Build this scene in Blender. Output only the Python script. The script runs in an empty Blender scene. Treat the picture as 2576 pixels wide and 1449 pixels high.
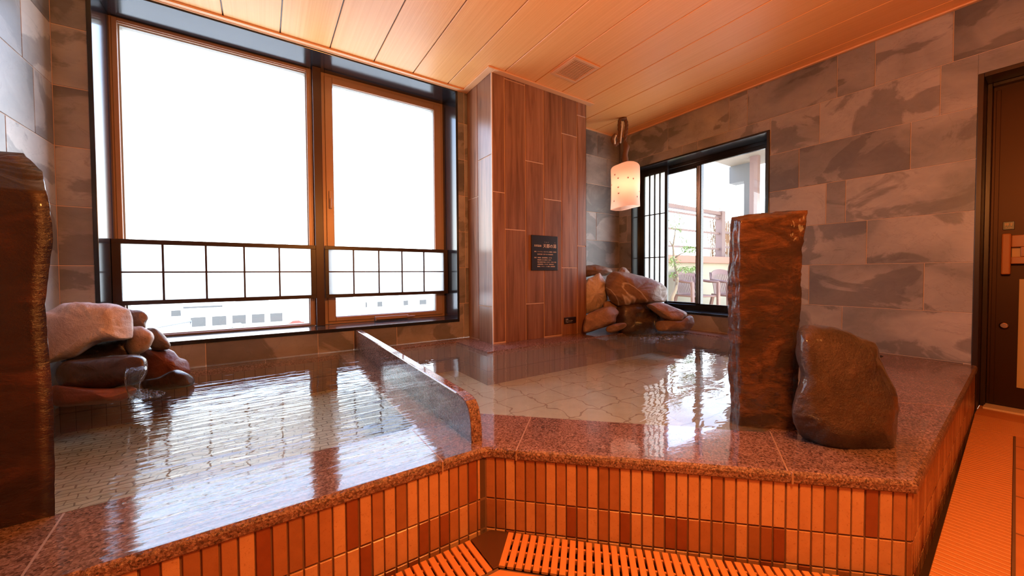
import bpy, math, random
from mathutils import Vector, Matrix, noise
from mathutils.geometry import tessellate_polygon
SC = bpy.context.scene
COL = SC.collection
rnd = random.Random(7)

# ------------------------------------------------------------------ camera
FP = 930.3; CX = 1288.0; CY = 711.6
CF = Vector((0.5572983, 0.8299540, -0.0243914))
CR = Vector((0.8301061, -0.5575741, -0.0059109))
CU = Vector((0.0185058, 0.0169533, 0.9996850))
cd = bpy.data.cameras.new('camera'); cam = bpy.data.objects.new('camera', cd); COL.objects.link(cam)
cd.sensor_width = 36.0; cd.lens = FP / 2576 * 36.0; cd.shift_y = (CY - 724.5) / 2576; cd.clip_start = 0.02; cd.clip_end = 900
cam.matrix_world = Matrix(((CR.x, CU.x, -CF.x, 0), (CR.y, CU.y, -CF.y, 0), (CR.z, CU.z, -CF.z, 0), (0, 0, 0, 1)))
SC.camera = cam
# ------------------------------------------------------------------ world, sun, lamps, exposure
w = bpy.data.worlds.new('sky'); SC.world = w; w.use_nodes = True
nt = w.node_tree; nt.nodes.clear()
wo = nt.nodes.new('ShaderNodeOutputWorld'); bg = nt.nodes.new('ShaderNodeBackground')
tc = nt.nodes.new('ShaderNodeTexCoord'); sx = nt.nodes.new('ShaderNodeSeparateXYZ'); cr = nt.nodes.new('ShaderNodeValToRGB')
nt.links.new(tc.outputs['Generated'], sx.inputs[0]); nt.links.new(sx.outputs['Z'], cr.inputs[0])
cr.color_ramp.elements[0].position = 0.0; cr.color_ramp.elements[0].color = (1.0, 1.0, 1.0, 1)
cr.color_ramp.elements[1].position = 0.75; cr.color_ramp.elements[1].color = (0.30, 0.46, 0.84, 1)
e = cr.color_ramp.elements.new(0.14); e.color = (0.90, 0.95, 1.0, 1)
e = cr.color_ramp.elements.new(0.36); e.color = (0.46, 0.58, 0.84, 1)
nt.links.new(cr.outputs[0], bg.inputs[0]); bg.inputs[1].default_value = 9.0
nt.links.new(bg.outputs[0], wo.inputs[0])

def lamp(name, kind, loc, energy, color, size=0.1, rot=(0, 0, 0), **kw):
    l = bpy.data.lights.new(name, kind); l.energy = energy; l.color = color
    if kind in ('POINT', 'SPOT'): l.shadow_soft_size = size
    if kind == 'AREA': l.size = size
    for k, v in kw.items(): setattr(l, k, v)
    o = bpy.data.objects.new(name, l); o.location = loc; o.rotation_euler = rot; COL.objects.link(o); return o
sun = lamp('sun', 'SUN', (0, -20, 30), 17.0, (1.0, 0.95, 0.86), rot=(math.radians(38), 0, math.radians(6)), angle=0.02)
WARM = (1.0, 0.34, 0.075)
lamp('washroom_lamp', 'POINT', (0.62, 0.02, 0.66), 102, WARM, 0.12)
lamp('washroom_lamp', 'POINT', (1.5, -1.0, 0.60), 5, WARM, 0.12)
for nm, loc, rot, sxx, sy in (('window_portal', (0.30, 3.06, 0.55), (math.radians(-90), 0, 0), 2.0, 1.85), ('window_portal', (3.50, 1.9, 0.36), (0, math.radians(90), 0), 1.45, 1.3)):
    p = lamp(nm, 'AREA', loc, 1.0, (1, 1, 1), sxx, rot, shape='RECTANGLE', size_y=sy); p.data.cycles.is_portal = True
vs = SC.view_settings; vs.view_transform = 'Standard'; vs.look = 'None'; vs.exposure = 0.0; vs.gamma = 1.0; vs.use_curve_mapping = False
cy = SC.cycles
cy.max_bounces = 10; cy.diffuse_bounces = 5; cy.glossy_bounces = 5; cy.transmission_bounces = 6; cy.transparent_max_bounces = 16
cy.caustics_reflective = False; cy.caustics_refractive = False; cy.sample_clamp_indirect = 6.0; cy.blur_glossy = 0.3

# ------------------------------------------------------------------ helpers
def px(u, v, t):                       # point seen at (u, v), t metres ahead of the camera
    return (CF + CR * ((u - CX) / FP) + CU * ((CY - v) / FP)) * t

class MB:
    def __init__(s): s.v = []; s.f = []; s.m = []; s.r = []; s.s = []
    def face(s, pts, m=0, r=(0, 0, 0), sm=False):
        i = len(s.v); s.v += [tuple(p) for p in pts]; s.f.append(tuple(range(i, i + len(pts)))); s.m.append(m); s.r.append(r); s.s.append(sm)
    def mesh(s, vs, fs, m=0, r=(0, 0, 0), sm=False):
        i = len(s.v); s.v += [tuple(p) for p in vs]
        for f in fs: s.f.append(tuple(i + k for k in f)); s.m.append(m); s.r.append(r); s.s.append(sm)
    def box(s, x0, x1, y0, y1, z0, z1, m=0, r=(0, 0, 0)):
        v = [(x, y, z) for x in (x0, x1) for y in (y0, y1) for z in (z0, z1)]
        s.mesh(v, [(0, 1, 3, 2), (4, 6, 7, 5), (0, 4, 5, 1), (2, 3, 7, 6), (0, 2, 6, 4), (1, 5, 7, 3)], m, r)
    def obox(s, c, ax, h, m=0, r=(0, 0, 0)):     # centre, three axes, half sizes
        c = Vector(c); a = [Vector(q).normalized() * k for q, k in zip(ax, h)]
        v = [c + a[0] * i + a[1] * j + a[2] * k for i in (-1, 1) for j in (-1, 1) for k in (-1, 1)]
        s.mesh(v, [(0, 1, 3, 2), (4, 6, 7, 5), (0, 4, 5, 1), (2, 3, 7, 6), (0, 2, 6, 4), (1, 5, 7, 3)], m, r)
    def bar(s, a, b, w, d, m=0, up=(0, 0, 1)):
        a = Vector(a); b = Vector(b); x = (b - a); L = x.length; x.normalize(); u = Vector(up)
        if abs(x.dot(u)) > .99: u = Vector((1, 0, 0))
        y = u.cross(x).normalized(); z = x.cross(y); s.obox((a + b) / 2, (x, y, z), (L / 2, w / 2, d / 2), m)
    def prism(s, poly, z0, z1, m=0, r=(0, 0, 0)):
        n = len(poly); v = [(x, y, z0) for x, y in poly] + [(x, y, z1) for x, y in poly]
        s.mesh(v, [tuple(range(n - 1, -1, -1)), tuple(range(n, 2 * n))] + [(i, (i + 1) % n, n + (i + 1) % n, n + i) for i in range(n)], m, r)
    def tile(s, o, U, V, N, u0, u1, v0, v1, th, ch, m=0, r=(0, 0, 0)):   # chamfered tile on a plane
        o = Vector(o); U = Vector(U); V = Vector(V); N = Vector(N)
        if u1 - u0 < 2.2 * ch or v1 - v0 < 2.2 * ch: ch = min(u1 - u0, v1 - v0) * .3
        a = [(u0, v0), (u1, v0), (u1, v1), (u0, v1)]
        b = [(u0 + ch, v0 + ch), (u1 - ch, v0 + ch), (u1 - ch, v1 - ch), (u0 + ch, v1 - ch)]
        p = [o + U * x + V * y for x, y in a] + [o + U * x + V * y + N * (th - ch) for x, y in a] + [o + U * x + V * y + N * th for x, y in b]
        fl = U.cross(V).dot(N) < 0
        fs = [(8, 9, 10, 11)] + [(i, (i + 1) % 4, 4 + (i + 1) % 4, 4 + i) for i in range(4)] + [(4 + i, 4 + (i + 1) % 4, 8 + (i + 1) % 4, 8 + i) for i in range(4)]
        if fl: fs = [tuple(reversed(f)) for f in fs]
        s.mesh(p, fs, m, r)
    def tube(s, path, rad, n=10, m=0, cap=True):
        path = [Vector(p) for p in path]
        if not hasattr(rad, '__len__'): rad = [rad] * len(path)
        base = len(s.v); up = Vector((0.13, 0.27, 1)).normalized(); ref = None
        for i, p in enumerate(path):
            d = (path[min(i + 1, len(path) - 1)] - path[max(i - 1, 0)]).normalized()
            if ref is None: ref = d.cross(up).normalized() if abs(d.dot(up)) < .98 else d.cross(Vector((1, 0, 0))).normalized()
            ref = (ref - d * ref.dot(d)).normalized(); b = d.cross(ref)
            for k in range(n):
                a = 2 * math.pi * k / n; s.v.append(tuple(p + (ref * math.cos(a) + b * math.sin(a)) * rad[i]))
        for i in range(len(path) - 1):
            for k in range(n):
                s.f.append((base + i * n + k, base + i * n + (k + 1) % n, base + (i + 1) * n + (k + 1) % n, base + (i + 1) * n + k)); s.m.append(m); s.r.append((0, 0, 0)); s.s.append(True)
        if cap:
            s.f.append(tuple(base + k for k in range(n - 1, -1, -1))); s.m.append(m); s.r.append((0, 0, 0)); s.s.append(False)
            e = base + (len(path) - 1) * n; s.f.append(tuple(e + k for k in range(n))); s.m.append(m); s.r.append((0, 0, 0)); s.s.append(False)
    def build(s, name, mats, parent=None, bevel=0.0, weld=False):
        me = bpy.data.meshes.new(name); me.from_pydata(s.v, [], s.f); me.update()
        if not isinstance(mats, (list, tuple)): mats = [mats]
        for m in mats: me.materials.append(m)
        me.polygons.foreach_set('material_index', s.m); me.polygons.foreach_set('use_smooth', s.s)
        at = me.attributes.new('rnd', 'FLOAT_VECTOR', 'FACE'); at.data.foreach_set('vector', [c for r in s.r for c in r])
        o = bpy.data.objects.new(name, me); COL.objects.link(o)
        if parent is not None: o.parent = parent
        if weld:
            w_ = o.modifiers.new('weld', 'WELD'); w_.merge_threshold = 1e-5
        if bevel:
            b = o.modifiers.new('bevel', 'BEVEL'); b.width = bevel; b.segments = 2; b.limit_method = 'ANGLE'; b.harden_normals = False
        return o
def tag(o, label=None, cat=None, group=None, kind=None):
    if label: o['label'] = label
    if cat: o['category'] = cat
    if group: o['group'] = group
    if kind: o['kind'] = kind
    return o
def empty(name, loc=(0, 0, 0)):
    o = bpy.data.objects.new(name, None); o.empty_display_size = 0.1; COL.objects.link(o); o.location = loc
    return o
def root(name, loc, *a, **k):          # an Empty at the thing's base; parts given in world coordinates are shifted
    return tag(empty(name, loc), *a, **k)
def child(mb, name, mats, par, **k):
    o = mb.build(name, mats, par, **k)
    g = Vector((0, 0, 0)); q = par
    while q is not None: g = g + q.location; q = q.parent
    o.data.transform(Matrix.Translation(-g)); return o

# ------------------------------------------------------------------ materials
class NT:
    def __init__(s, name):
        s.m = bpy.data.materials.new(name); s.m.use_nodes = True; s.t = s.m.node_tree; s.t.nodes.clear()
        s.out = s.n('ShaderNodeOutputMaterial')
    def n(s, t, **k):
        x = s.t.nodes.new(t)
        for a, b in k.items(): setattr(x, a, b)
        return x
    def l(s, a, b): s.t.links.new(a, b)
    def set(s, sock, v):
        if isinstance(v, bpy.types.NodeSocket): s.l(v, sock)
        elif isinstance(v, (tuple, list)): sock.default_value = tuple(v) + ((1,) if len(v) == 3 and sock.type == 'RGBA' else ())
        else: sock.default_value = v
    def co(s): return s.n('ShaderNodeTexCoord').outputs['Object']
    def rv(s): return s.n('ShaderNodeAttribute', attribute_name='rnd').outputs['Vector']
    def math(s, op, a, b=0.0, c=None):
        x = s.n('ShaderNodeMath', operation=op); s.set(x.inputs[0], a); s.set(x.inputs[1], b)
        if c is not None: s.set(x.inputs[2], c)
        return x.outputs[0]
    def vm(s, op, a, b):
        x = s.n('ShaderNodeVectorMath', operation=op); s.set(x.inputs[0], a); s.set(x.inputs[1], b); return x.outputs[0]
    def noise(s, co, sc, det=4, rough=.55, dist=0.0, out='Fac'):
        x = s.n('ShaderNodeTexNoise'); s.l(co, x.inputs['Vector']); x.inputs['Scale'].default_value = sc; x.inputs['Detail'].default_value = det
        x.inputs['Roughness'].default_value = rough; x.inputs['Distortion'].default_value = dist; return x.outputs[out]
    def vor(s, co, sc, feature='F1', out='Distance', rn=1.0):
        x = s.n('ShaderNodeTexVoronoi', feature=feature); s.l(co, x.inputs['Vector']); x.inputs['Scale'].default_value = sc; x.inputs['Randomness'].default_value = rn; return x.outputs[out]
    def ramp(s, f, *st, interp='LINEAR'):
        x = s.n('ShaderNodeValToRGB'); s.l(f, x.inputs[0]); c = x.color_ramp; c.interpolation = interp
        while len(c.elements) < len(st): c.elements.new(.5)
        for e, (p, col) in zip(c.elements, st): e.position = p; e.color = tuple(col) + (1,) if len(col) == 3 else col
        return x.outputs[0]
    def mix(s, f, a, b, bt='MIX'):
        x = s.n('ShaderNodeMix', data_type='RGBA', blend_type=bt); s.set(x.inputs[0], f); s.set(x.inputs[6], a); s.set(x.inputs[7], b); return x.outputs[2]
    def map(s, co, scale=(1, 1, 1), rot=(0, 0, 0), loc=(0, 0, 0)):
        x = s.n('ShaderNodeMapping'); s.l(co, x.inputs[0]); x.inputs['Scale'].default_value = scale; x.inputs['Rotation'].default_value = rot; x.inputs['Location'].default_value = loc; return x.outputs[0]
    def bump(s, h, st=.3, d=.01, nrm=None):
        x = s.n('ShaderNodeBump'); s.l(h, x.inputs['Height']); x.inputs['Strength'].default_value = st; x.inputs['Distance'].default_value = d
        if nrm is not None: s.l(nrm, x.inputs['Normal'])
        return x.outputs[0]
    def pbr(s, col, rough=.5, nrm=None, metal=0.0, **k):
        x = s.n('ShaderNodeBsdfPrincipled'); s.set(x.inputs['Base Color'], col); s.set(x.inputs['Roughness'], rough); x.inputs['Metallic'].default_value = metal
        if nrm is not None: s.l(nrm, x.inputs['Normal'])
        for a, b in k.items(): s.set(x.inputs[a.replace('_', ' ')], b)
        s.l(x.outputs[0], s.out.inputs[0]); return x
def plain(name, col, rough=.5, metal=0.0, **k):
    t = NT(name); t.pbr(col, rough, metal=metal, **k); return t.m

def m_stone_tile():
    t = NT('slate_tile'); c = t.vm('ADD', t.co(), t.vm('MULTIPLY', t.rv(), (37., 53., 71.)))
    c1 = t.map(c, (1.0, 1.0, 1.5))
    a = t.noise(c1, 1.5, 5, .5, .5)
    base = t.ramp(a, (.30, (.17, .172, .175)), (.44, (.235, .23, .23)), (.5, (.30, .29, .285)), (.66, (.385, .365, .35)))
    b = t.noise(t.vm('ADD', c1, (4., 7., 2.)), 2.3, 7, .55, .7)
    pat = t.ramp(b, (.53, (0, 0, 0)), (.56, (1, 1, 1)))
    base = t.mix(t.math('MULTIPLY', pat, .60), base, (.10, .10, .105))
    cl = t.noise(t.vm('ADD', c1, (9., 3., 1.)), 7., 6, .65, 1.2)
    base = t.mix(.35, base, t.ramp(cl, (.3, (.2, .18, .17)), (.7, (.62, .56, .5))), 'SOFT_LIGHT')
    v = t.noise(t.vm('ADD', c1, (2., 8., 5.)), 1.9, 6, .6, 2.0)
    vein = t.math('ABSOLUTE', t.math('SUBTRACT', v, .5)); vm_ = t.ramp(vein, (0, (1, 1, 1)), (.008, (0, 0, 0)))
    base = t.mix(t.math('MULTIPLY', vm_, .24), base, (.10, .08, .075))
    r = t.n('ShaderNodeSeparateXYZ'); t.l(t.rv(), r.inputs[0])
    base = t.mix(1.0, base, t.ramp(r.outputs[1], (0, (.80, .80, .80)), (1, (1.12, 1.12, 1.12))), 'MULTIPLY')
    t.pbr(base, .38, t.bump(t.noise(c, 22, 5), .12, .004)); return t.m
def m_wood_tile():
    t = NT('wood_look_tile'); c = t.vm('ADD', t.co(), t.vm('MULTIPLY', t.rv(), (17., 23., 31.)))
    g = t.noise(t.map(c, (9, 9, .55)), 3.0, 7, .6, .7)
    base = t.ramp(g, (.28, (.13, .055, .030)), (.5, (.25, .12, .07)), (.72, (.36, .19, .115)))
    k = t.vor(t.map(c, (6, 6, 1.6)), 1.0); base = t.mix(t.math('MULTIPLY', t.ramp(k, (0, (1, 1, 1)), (.12, (0, 0, 0))), .6), base, (.06, .03, .02))
    r = t.n('ShaderNodeSeparateXYZ'); t.l(t.rv(), r.inputs[0])
    base = t.mix(1.0, base, t.ramp(r.outputs[1], (0, (.82, .82, .82)), (1, (1.15, 1.15, 1.15))), 'MULTIPLY')
    t.pbr(base, .28, t.bump(g, .15, .003)); return t.m
def m_ceiling():
    t = NT('ceiling_board'); c = t.vm('ADD', t.co(), t.vm('MULTIPLY', t.rv(), (3., 5., 2.)))
    g = t.noise(t.map(c, (60, .35, 60)), 1.6, 4, .6)
    base = t.ramp(g, (.3, (.87, .42, .140)), (.7, (.95, .50, .185)))
    t.pbr(base, .42, t.bump(t.noise(t.map(c, (140, .2, 140)), 1.4, 2), .25, .002)); return t.m
def m_granite(rough=.12, chunky=False, name='red_granite'):
    t = NT(name); c = t.co(); s = 1.0 if chunky else 1.0
    cc = t.vor(t.vm('ADD', t.map(c, (1, 1, 1)), t.vm('MULTIPLY', t.noise(c, 150, 2, .5, 0, 'Color'), (.005, .005, .005))), 250 * s, out='Color'); sp = t.n('ShaderNodeSeparateXYZ'); t.l(cc, sp.inputs[0])
    f = t.math('ADD', t.math('MULTIPLY', sp.outputs[0], .6), t.math('MULTIPLY', t.noise(c, 95, 4, .7), .45))
    base = t.ramp(f, (.20, (.06, .032, .028)), (.38, (.14, .075, .062)), (.56, (.215, .122, .102)), (.74, (.29, .175, .148)), (.9, (.40, .27, .23)))
    big = t.noise(c, 9, 3); base = t.mix(1.0, base, t.ramp(big, (.3, (.82, .82, .82)), (.7, (1.12, 1.12, 1.12))), 'MULTIPLY')
    n = t.bump(t.noise(c, 120, 4), .9, .006) if chunky else t.bump(t.noise(t.map(c, (14, 34, 14)), 1, 2), .035, .01)
    t.pbr(base, rough, n); return t.m
def m_side_tile():
    t = NT('terracotta_tile'); c = t.vm('ADD', t.co(), t.vm('MULTIPLY', t.rv(), (7., 11., 13.))); r = t.n('ShaderNodeSeparateXYZ'); t.l(t.rv(), r.inputs[0])
    base = t.ramp(r.outputs[0], (0, (.22, .06, .022)), (.10, (.24, .075, .03)), (.105, (.29, .125, .052)), (.35, (.35, .155, .068)), (.6, (.38, .175, .078)), (.62, (.50, .27, .135)), (1, (.54, .31, .16)))
    sp = t.ramp(t.noise(c, 170, 3, .7), (.60, (0, 0, 0)), (.68, (1, 1, 1)))
    base = t.mix(t.math('MULTIPLY', sp, .5), base, (.25, .09, .03))
    base = t.mix(.5, base, t.ramp(t.noise(c, 26, 4), (.3, (.35, .35, .35)), (.7, (.62, .62, .62))), 'SOFT_LIGHT')
    t.pbr(base, .30, t.bump(t.noise(c, 60, 4), .25, .003)); return t.m
def m_rock(name, cols, rough=.6, bump=.6, sc=1.0, pits=0.0, veins=None, stretch=(1, 1, 1), coat=0.0, fine=60, finew=.22):
    t = NT(name); c = t.map(t.co(), stretch)
    a = t.noise(c, 5 * sc, 8, .62, .6); base = t.ramp(a, *cols)
    b = t.noise(c, 24 * sc, 6, .7); base = t.mix(.45, base, t.ramp(b, (.3, (.28, .28, .28)), (.7, (.72, .72, .72))), 'SOFT_LIGHT')
    if pits:
        p = t.ramp(t.vor(c, 38 * sc), (.0, (1, 1, 1)), (.22, (0, 0, 0))); p2 = t.ramp(t.noise(c, 9 * sc, 2), (.5, (0, 0, 0)), (.6, (1, 1, 1)))
        base = t.mix(t.math('MULTIPLY', t.math('MULTIPLY', p, p2), pits), base, (.05, .035, .03))
    if veins:
        v = t.math('ABSOLUTE', t.math('SUBTRACT', t.noise(c, 2.0 * sc, 3, .5, .8), .5)); base = t.mix(t.ramp(v, (0, (1, 1, 1)), (.018, (0, 0, 0))), base, veins)
    h = t.math('ADD', t.math('MULTIPLY', a, .8), t.math('ADD', t.math('MULTIPLY', b, .5), t.math('MULTIPLY', t.noise(c, fine * sc, 5, .7), finew)))
    t.pbr(base, rough, t.bump(h, bump, .02), Coat_Weight=coat, Coat_Roughness=.08); return t.m
def fres_mix(t, ior, nrm, tint, gl=(1, 1, 1), rough=0.0):
    fr = t.n('ShaderNodeFresnel'); gb = t.n('ShaderNodeNewGeometry').outputs['Backfacing']     # same reflectance from either side of the thin surface
    t.l(t.math('ADD', t.math('MULTIPLY', gb, 1 / ior - ior), ior), fr.inputs['IOR'])
    g = t.n('ShaderNodeBsdfGlossy'); t.set(g.inputs['Color'], gl); g.inputs['Roughness'].default_value = rough
    tr = t.n('ShaderNodeBsdfTransparent'); t.set(tr.inputs['Color'], tint)
    if nrm is not None: t.l(nrm, fr.inputs['Normal']); t.l(nrm, g.inputs['Normal'])
    mx = t.n('ShaderNodeMixShader'); t.l(fr.outputs[0], mx.inputs[0]); t.l(tr.outputs[0], mx.inputs[1]); t.l(g.outputs[0], mx.inputs[2]); t.l(mx.outputs[0], t.out.inputs[0]); return mx
def m_water(name, layers, tint, cloud=0.0, ior=1.345):
    t = NT(name); c = t.co(); h = None
    for sc, rot, amp, det, dist in layers:
        n_ = t.math('MULTIPLY', t.noise(t.map(c, sc, (0, 0, rot)), 1.0, det, .5, dist), amp); h = n_ if h is None else t.math('ADD', h, n_)
    mx = fres_mix(t, ior, t.bump(h, 1.0, 1.0), tint)
    if cloud:                              # slightly cloudy mineral water
        tr = mx.inputs[1].links[0].from_node; d = t.n('ShaderNodeBsdfDiffuse'); d.inputs[0].default_value = (.62, .60, .50, 1)
        m2 = t.n('ShaderNodeMixShader'); m2.inputs[0].default_value = cloud; t.l(tr.outputs[0], m2.inputs[1]); t.l(d.outputs[0], m2.inputs[2]); t.l(m2.outputs[0], mx.inputs[1])
    return t.m
def m_glass(name='window_glass', tint=(.97, .99, .98)):
    t = NT(name); fres_mix(t, 1.45, None, tint); return t.m
def m_paper():
    t = NT('frosted_panel'); d = t.n('ShaderNodeBsdfDiffuse'); d.inputs[0].default_value = (.75, .76, .70, 1); tr = t.n('ShaderNodeBsdfTranslucent'); tr.inputs[0].default_value = (.97, .94, .84, 1)
    mx = t.n('ShaderNodeMixShader'); mx.inputs[0].default_value = .92; t.l(d.outputs[0], mx.inputs[1]); t.l(tr.outputs[0], mx.inputs[2]); t.l(mx.outputs[0], t.out.inputs[0]); return t.m
def m_shade():
    t = NT('frosted_lamp_glass'); d = t.n('ShaderNodeBsdfPrincipled'); d.inputs['Base Color'].default_value = (.86, .58, .47, 1); d.inputs['Roughness'].default_value = .35
    tr = t.n('ShaderNodeBsdfTranslucent'); tr.inputs[0].default_value = (.92, .66, .54, 1)
    mx = t.n('ShaderNodeMixShader'); mx.inputs[0].default_value = .62; t.l(d.outputs[0], mx.inputs[1]); t.l(tr.outputs[0], mx.inputs[2]); t.l(mx.outputs[0], t.out.inputs[0]); return t.m
def m_basin(name, cell, c1, c2, mortar, warp=.012):
    t = NT(name); c = t.co(); d = t.vm('MULTIPLY', t.vm('SUBTRACT', t.noise(c, 9, 2, .5, 0, 'Color'), (.5, .5, .5)), (warp * 6, warp * 6, 0))
    b = t.n('ShaderNodeTexBrick'); t.l(t.vm('ADD', c, d), b.inputs['Vector']); b.offset = .5 if cell[0] != cell[1] else 0.0
    t.set(b.inputs['Color1'], c1); t.set(b.inputs['Color2'], c2); t.set(b.inputs['Mortar'], mortar); b.inputs['Scale'].default_value = 1.0
    b.inputs['Brick Width'].default_value = cell[0]; b.inputs['Row Height'].default_value = cell[1]; b.inputs['Mortar Size'].default_value = cell[2]; b.inputs['Mortar Smooth'].default_value = .3
    col = t.mix(.5, b.outputs[0], t.ramp(t.noise(c, 12, 5), (.3, (.35, .35, .35)), (.7, (.65, .65, .65))), 'SOFT_LIGHT')
    t.pbr(col, .6); return t.m

M = dict(
    slate=m_stone_tile(), woodt=m_wood_tile(), ceil=m_ceiling(), gran=m_granite(.10), granr=m_granite(.30, True, 'rough_red_granite'), side=m_side_tile(),
    grout=plain('warm_grout', (.62, .46, .36), .8), groutd=plain('brown_grout', (.17, .095, .055), .8), groutl=plain('pale_grout', (.66, .44, .30), .7),
    black=plain('black_gloss_frame', (.012, .013, .016), .16), blackw=plain('dark_brown_frame', (.030, .014, .010), .34), alu=plain('bronze_aluminium', (.40, .27, .20), .36, .2),
    mull=plain('dark_red_mullion', (.055, .020, .016), .35), trimw=plain('ceiling_moulding', (.78, .44, .22), .42), paper=m_paper(), glass=m_glass(),
    gasket=plain('grey_gasket', (.35, .34, .30), .5), cord=plain('brown_rope', (.16, .075, .04), .85), white=plain('white_cord', (.75, .66, .55), .6), leaf=plain('red_leaf_print', (.22, .018, .006), .6), shade=m_shade(),
    sign=plain('black_sign_board', (.018, .012, .014), .3), gold=plain('cream_lettering', (.75, .52, .34), .5), slat=plain('orange_grate_plastic', (.66, .29, .11), .45), steel=plain('brown_steel_plate', (.20, .10, .06), .28, .6),
    door=plain('bronze_steel_door', (.040, .017, .008), .42, .7), doorf=plain('dark_bronze_door_frame', (.030, .016, .012), .3, .3), hwood=plain('door_handle_wood', (.36, .15, .05), .45), brass=plain('steel_knob', (.75, .62, .45), .18, 1.0),
    dark=plain('dark_gutter', (.05, .028, .018), .25), plast=plain('brown_wall_plaster', (.26, .17, .11), .8), chrome=plain('brushed_steel', (.6, .58, .55), .3, 1.0))
M['floor'] = m_basin('terracotta_floor_tile', (.30, .30, .006), (.60, .24, .085), (.66, .28, .10), (.30, .13, .06), 0)
M['mosaic'] = m_basin('beige_pool_mosaic', (.062, .030, .0026), (.43, .44, .34), (.50, .51, .40), (.17, .16, .12), .012)
M['paver'] = m_basin('beige_pool_paver', (.20, .20, .004), (.44, .44, .33), (.48, .48, .37), (.24, .21, .155), .02)
M['poolwall'] = plain('pool_side_tile', (.17, .12, .09), .5)
M['waterL'] = m_water('rippled_bath_water', [((2.2, 11, 1), -.08, .0028, 2, .6), ((3.4, 22, 1), -.14, .0034, 2, 1.0), ((10, 60, 1), -.18, .00025, 1, .4), ((3, 4, 1), .3, .0020, 1, .3)], (.90, .92, .84), .015)
M['waterR'] = m_water('calm_bath_water', [((7, 17, 1), -.65, .0011, 2, .7), ((22, 40, 1), -.7, .00022, 2, .4), ((3.5, 3, 1), 0, .003, 1, .2)], (.93, .95, .88), .10)
M['stream'] = m_water('falling_water', [((60, 60, 14), 0, .006, 4, .5), ((160, 160, 60), 0, .002, 2, .5)], (.86, .88, .88))

# ================================================================== SETTING
G = -0.515            # top of the granite rim
CE = 1.46             # ceiling
FL = -0.762           # washroom floor
XL, XR, YB, YF = -0.82, 3.22, 2.70, -2.2
def cut(rects, hole):
    out = []
    for (a, b, c, d) in rects:
        h0, h1, h2, h3 = hole
        if h0 >= b or h1 <= a or h2 >= d or h3 <= c: out.append((a, b, c, d)); continue
        if h0 > a: out.append((a, h0, c, d))
        if h1 < b: out.append((h1, b, c, d))
        lo, hi = max(a, h0), min(b, h1)
        if h2 > c: out.append((lo, hi, c, h2))
        if h3 < d: out.append((lo, hi, h3, d))
    return out
def tiled_wall(name, O, U, V, N, region, holes, tiles, gap, mats, back=0.12, th=0.004, ch=0.0012, ext=(0, 0)):
    """slab of grout with raised tiles; N points into the room; tiles = list of (u0,u1,v0,v1)"""
    mb = MB(); O = Vector(O); U = Vector(U); V = Vector(V); N = Vector(N)
    rs = [(region[0] - (ext[0]), region[1] + ext[1], region[2], region[3])]
    for h in holes: rs = [q for r in [cut([x], h) for x in rs] for q in r]
    for (a, b, c, d) in rs:
        mb.obox(O + U * (a + b) / 2 + V * (c + d) / 2 - N * (back / 2 + th - .001), (U, V, N), ((b - a) / 2, (d - c) / 2, back / 2), 1)
    for (a, b, c, d) in tiles:
        r3 = (rnd.random(), rnd.random(), rnd.random())
        ts = cut([(max(a + gap / 2, region[0]), min(b - gap / 2, region[1]), max(c + gap / 2, region[2]), min(d - gap / 2, region[3]))], (0, 0, 0, 0)) if False else [(max(a + gap / 2, region[0]), min(b - gap / 2, region[1]), max(c + gap / 2, region[2]), min(d - gap / 2, region[3]))]
        ts = [t for t in ts if t[1] > t[0] and t[3] > t[2]]
        for h in holes: ts = [q for x in ts for q in cut([x], h)]
        for t in ts: mb.tile(O - N * th, U, V, N, t[0], t[1], t[2], t[3], th, ch, 0, r3)
    o = mb.build(name, mats); return tag(o, kind='structure')
def rowtiles(rows, joints, u0, u1, wid, seed):
    rr = random.Random(seed); T = []
    for i in range(len(rows) - 1):
        J = sorted(joints.get(i, []))
        if not J: J = [u0 + rr.random() * wid]
        while J[0] > u0: J.insert(0, J[0] - wid)
        while J[-1] < u1: J.append(J[-1] + wid)
        for a, b in zip(J[:-1], J[1:]): T.append((a, b, rows[i], rows[i + 1]))
    return T
rowsB = [-.811, -.523, -.235, .053, .341, .629, .917, 1.205, 1.493]
# window wall (behind the window), with the tiled strip beside and below it
jb = {0: [-.28], 1: [-.28, .287, .505, .80, 1.34], 2: [-.82, 1.36, 2.62], 3: [-.82, 1.36, 2.66], 4: [-.82, 1.36, 2.868], 5: [-.82, 1.36, 2.60], 6: [-.82, 1.36, 3.029], 7: [-.82, 1.36, 2.886]}
tl = rowtiles(rowsB, jb, XL, XR, .575, 3)
tiled_wall('wall_back', (0, YB, 0), (1, 0, 0), (0, 0, 1), (0, -1, 0), (XL, XR, -.86, CE), [(-.70, 1.30, -.38, 1.45)], tl, .004, [M['slate'], M['grout']], back=.25, ext=(.12, .20))
# left wall, lit by the window
tl = rowtiles(rowsB, {5: [2.525], 4: [2.296], 6: [2.44], 3: [2.4]}, YF, YB, .575, 5)
tiled_wall('wall_left', (XL, 0, 0), (0, 1, 0), (0, 0, 1), (1, 0, 0), (YF, YB, -.86, CE), [], tl, .004, [M['slate'], M['grout']])
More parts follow.
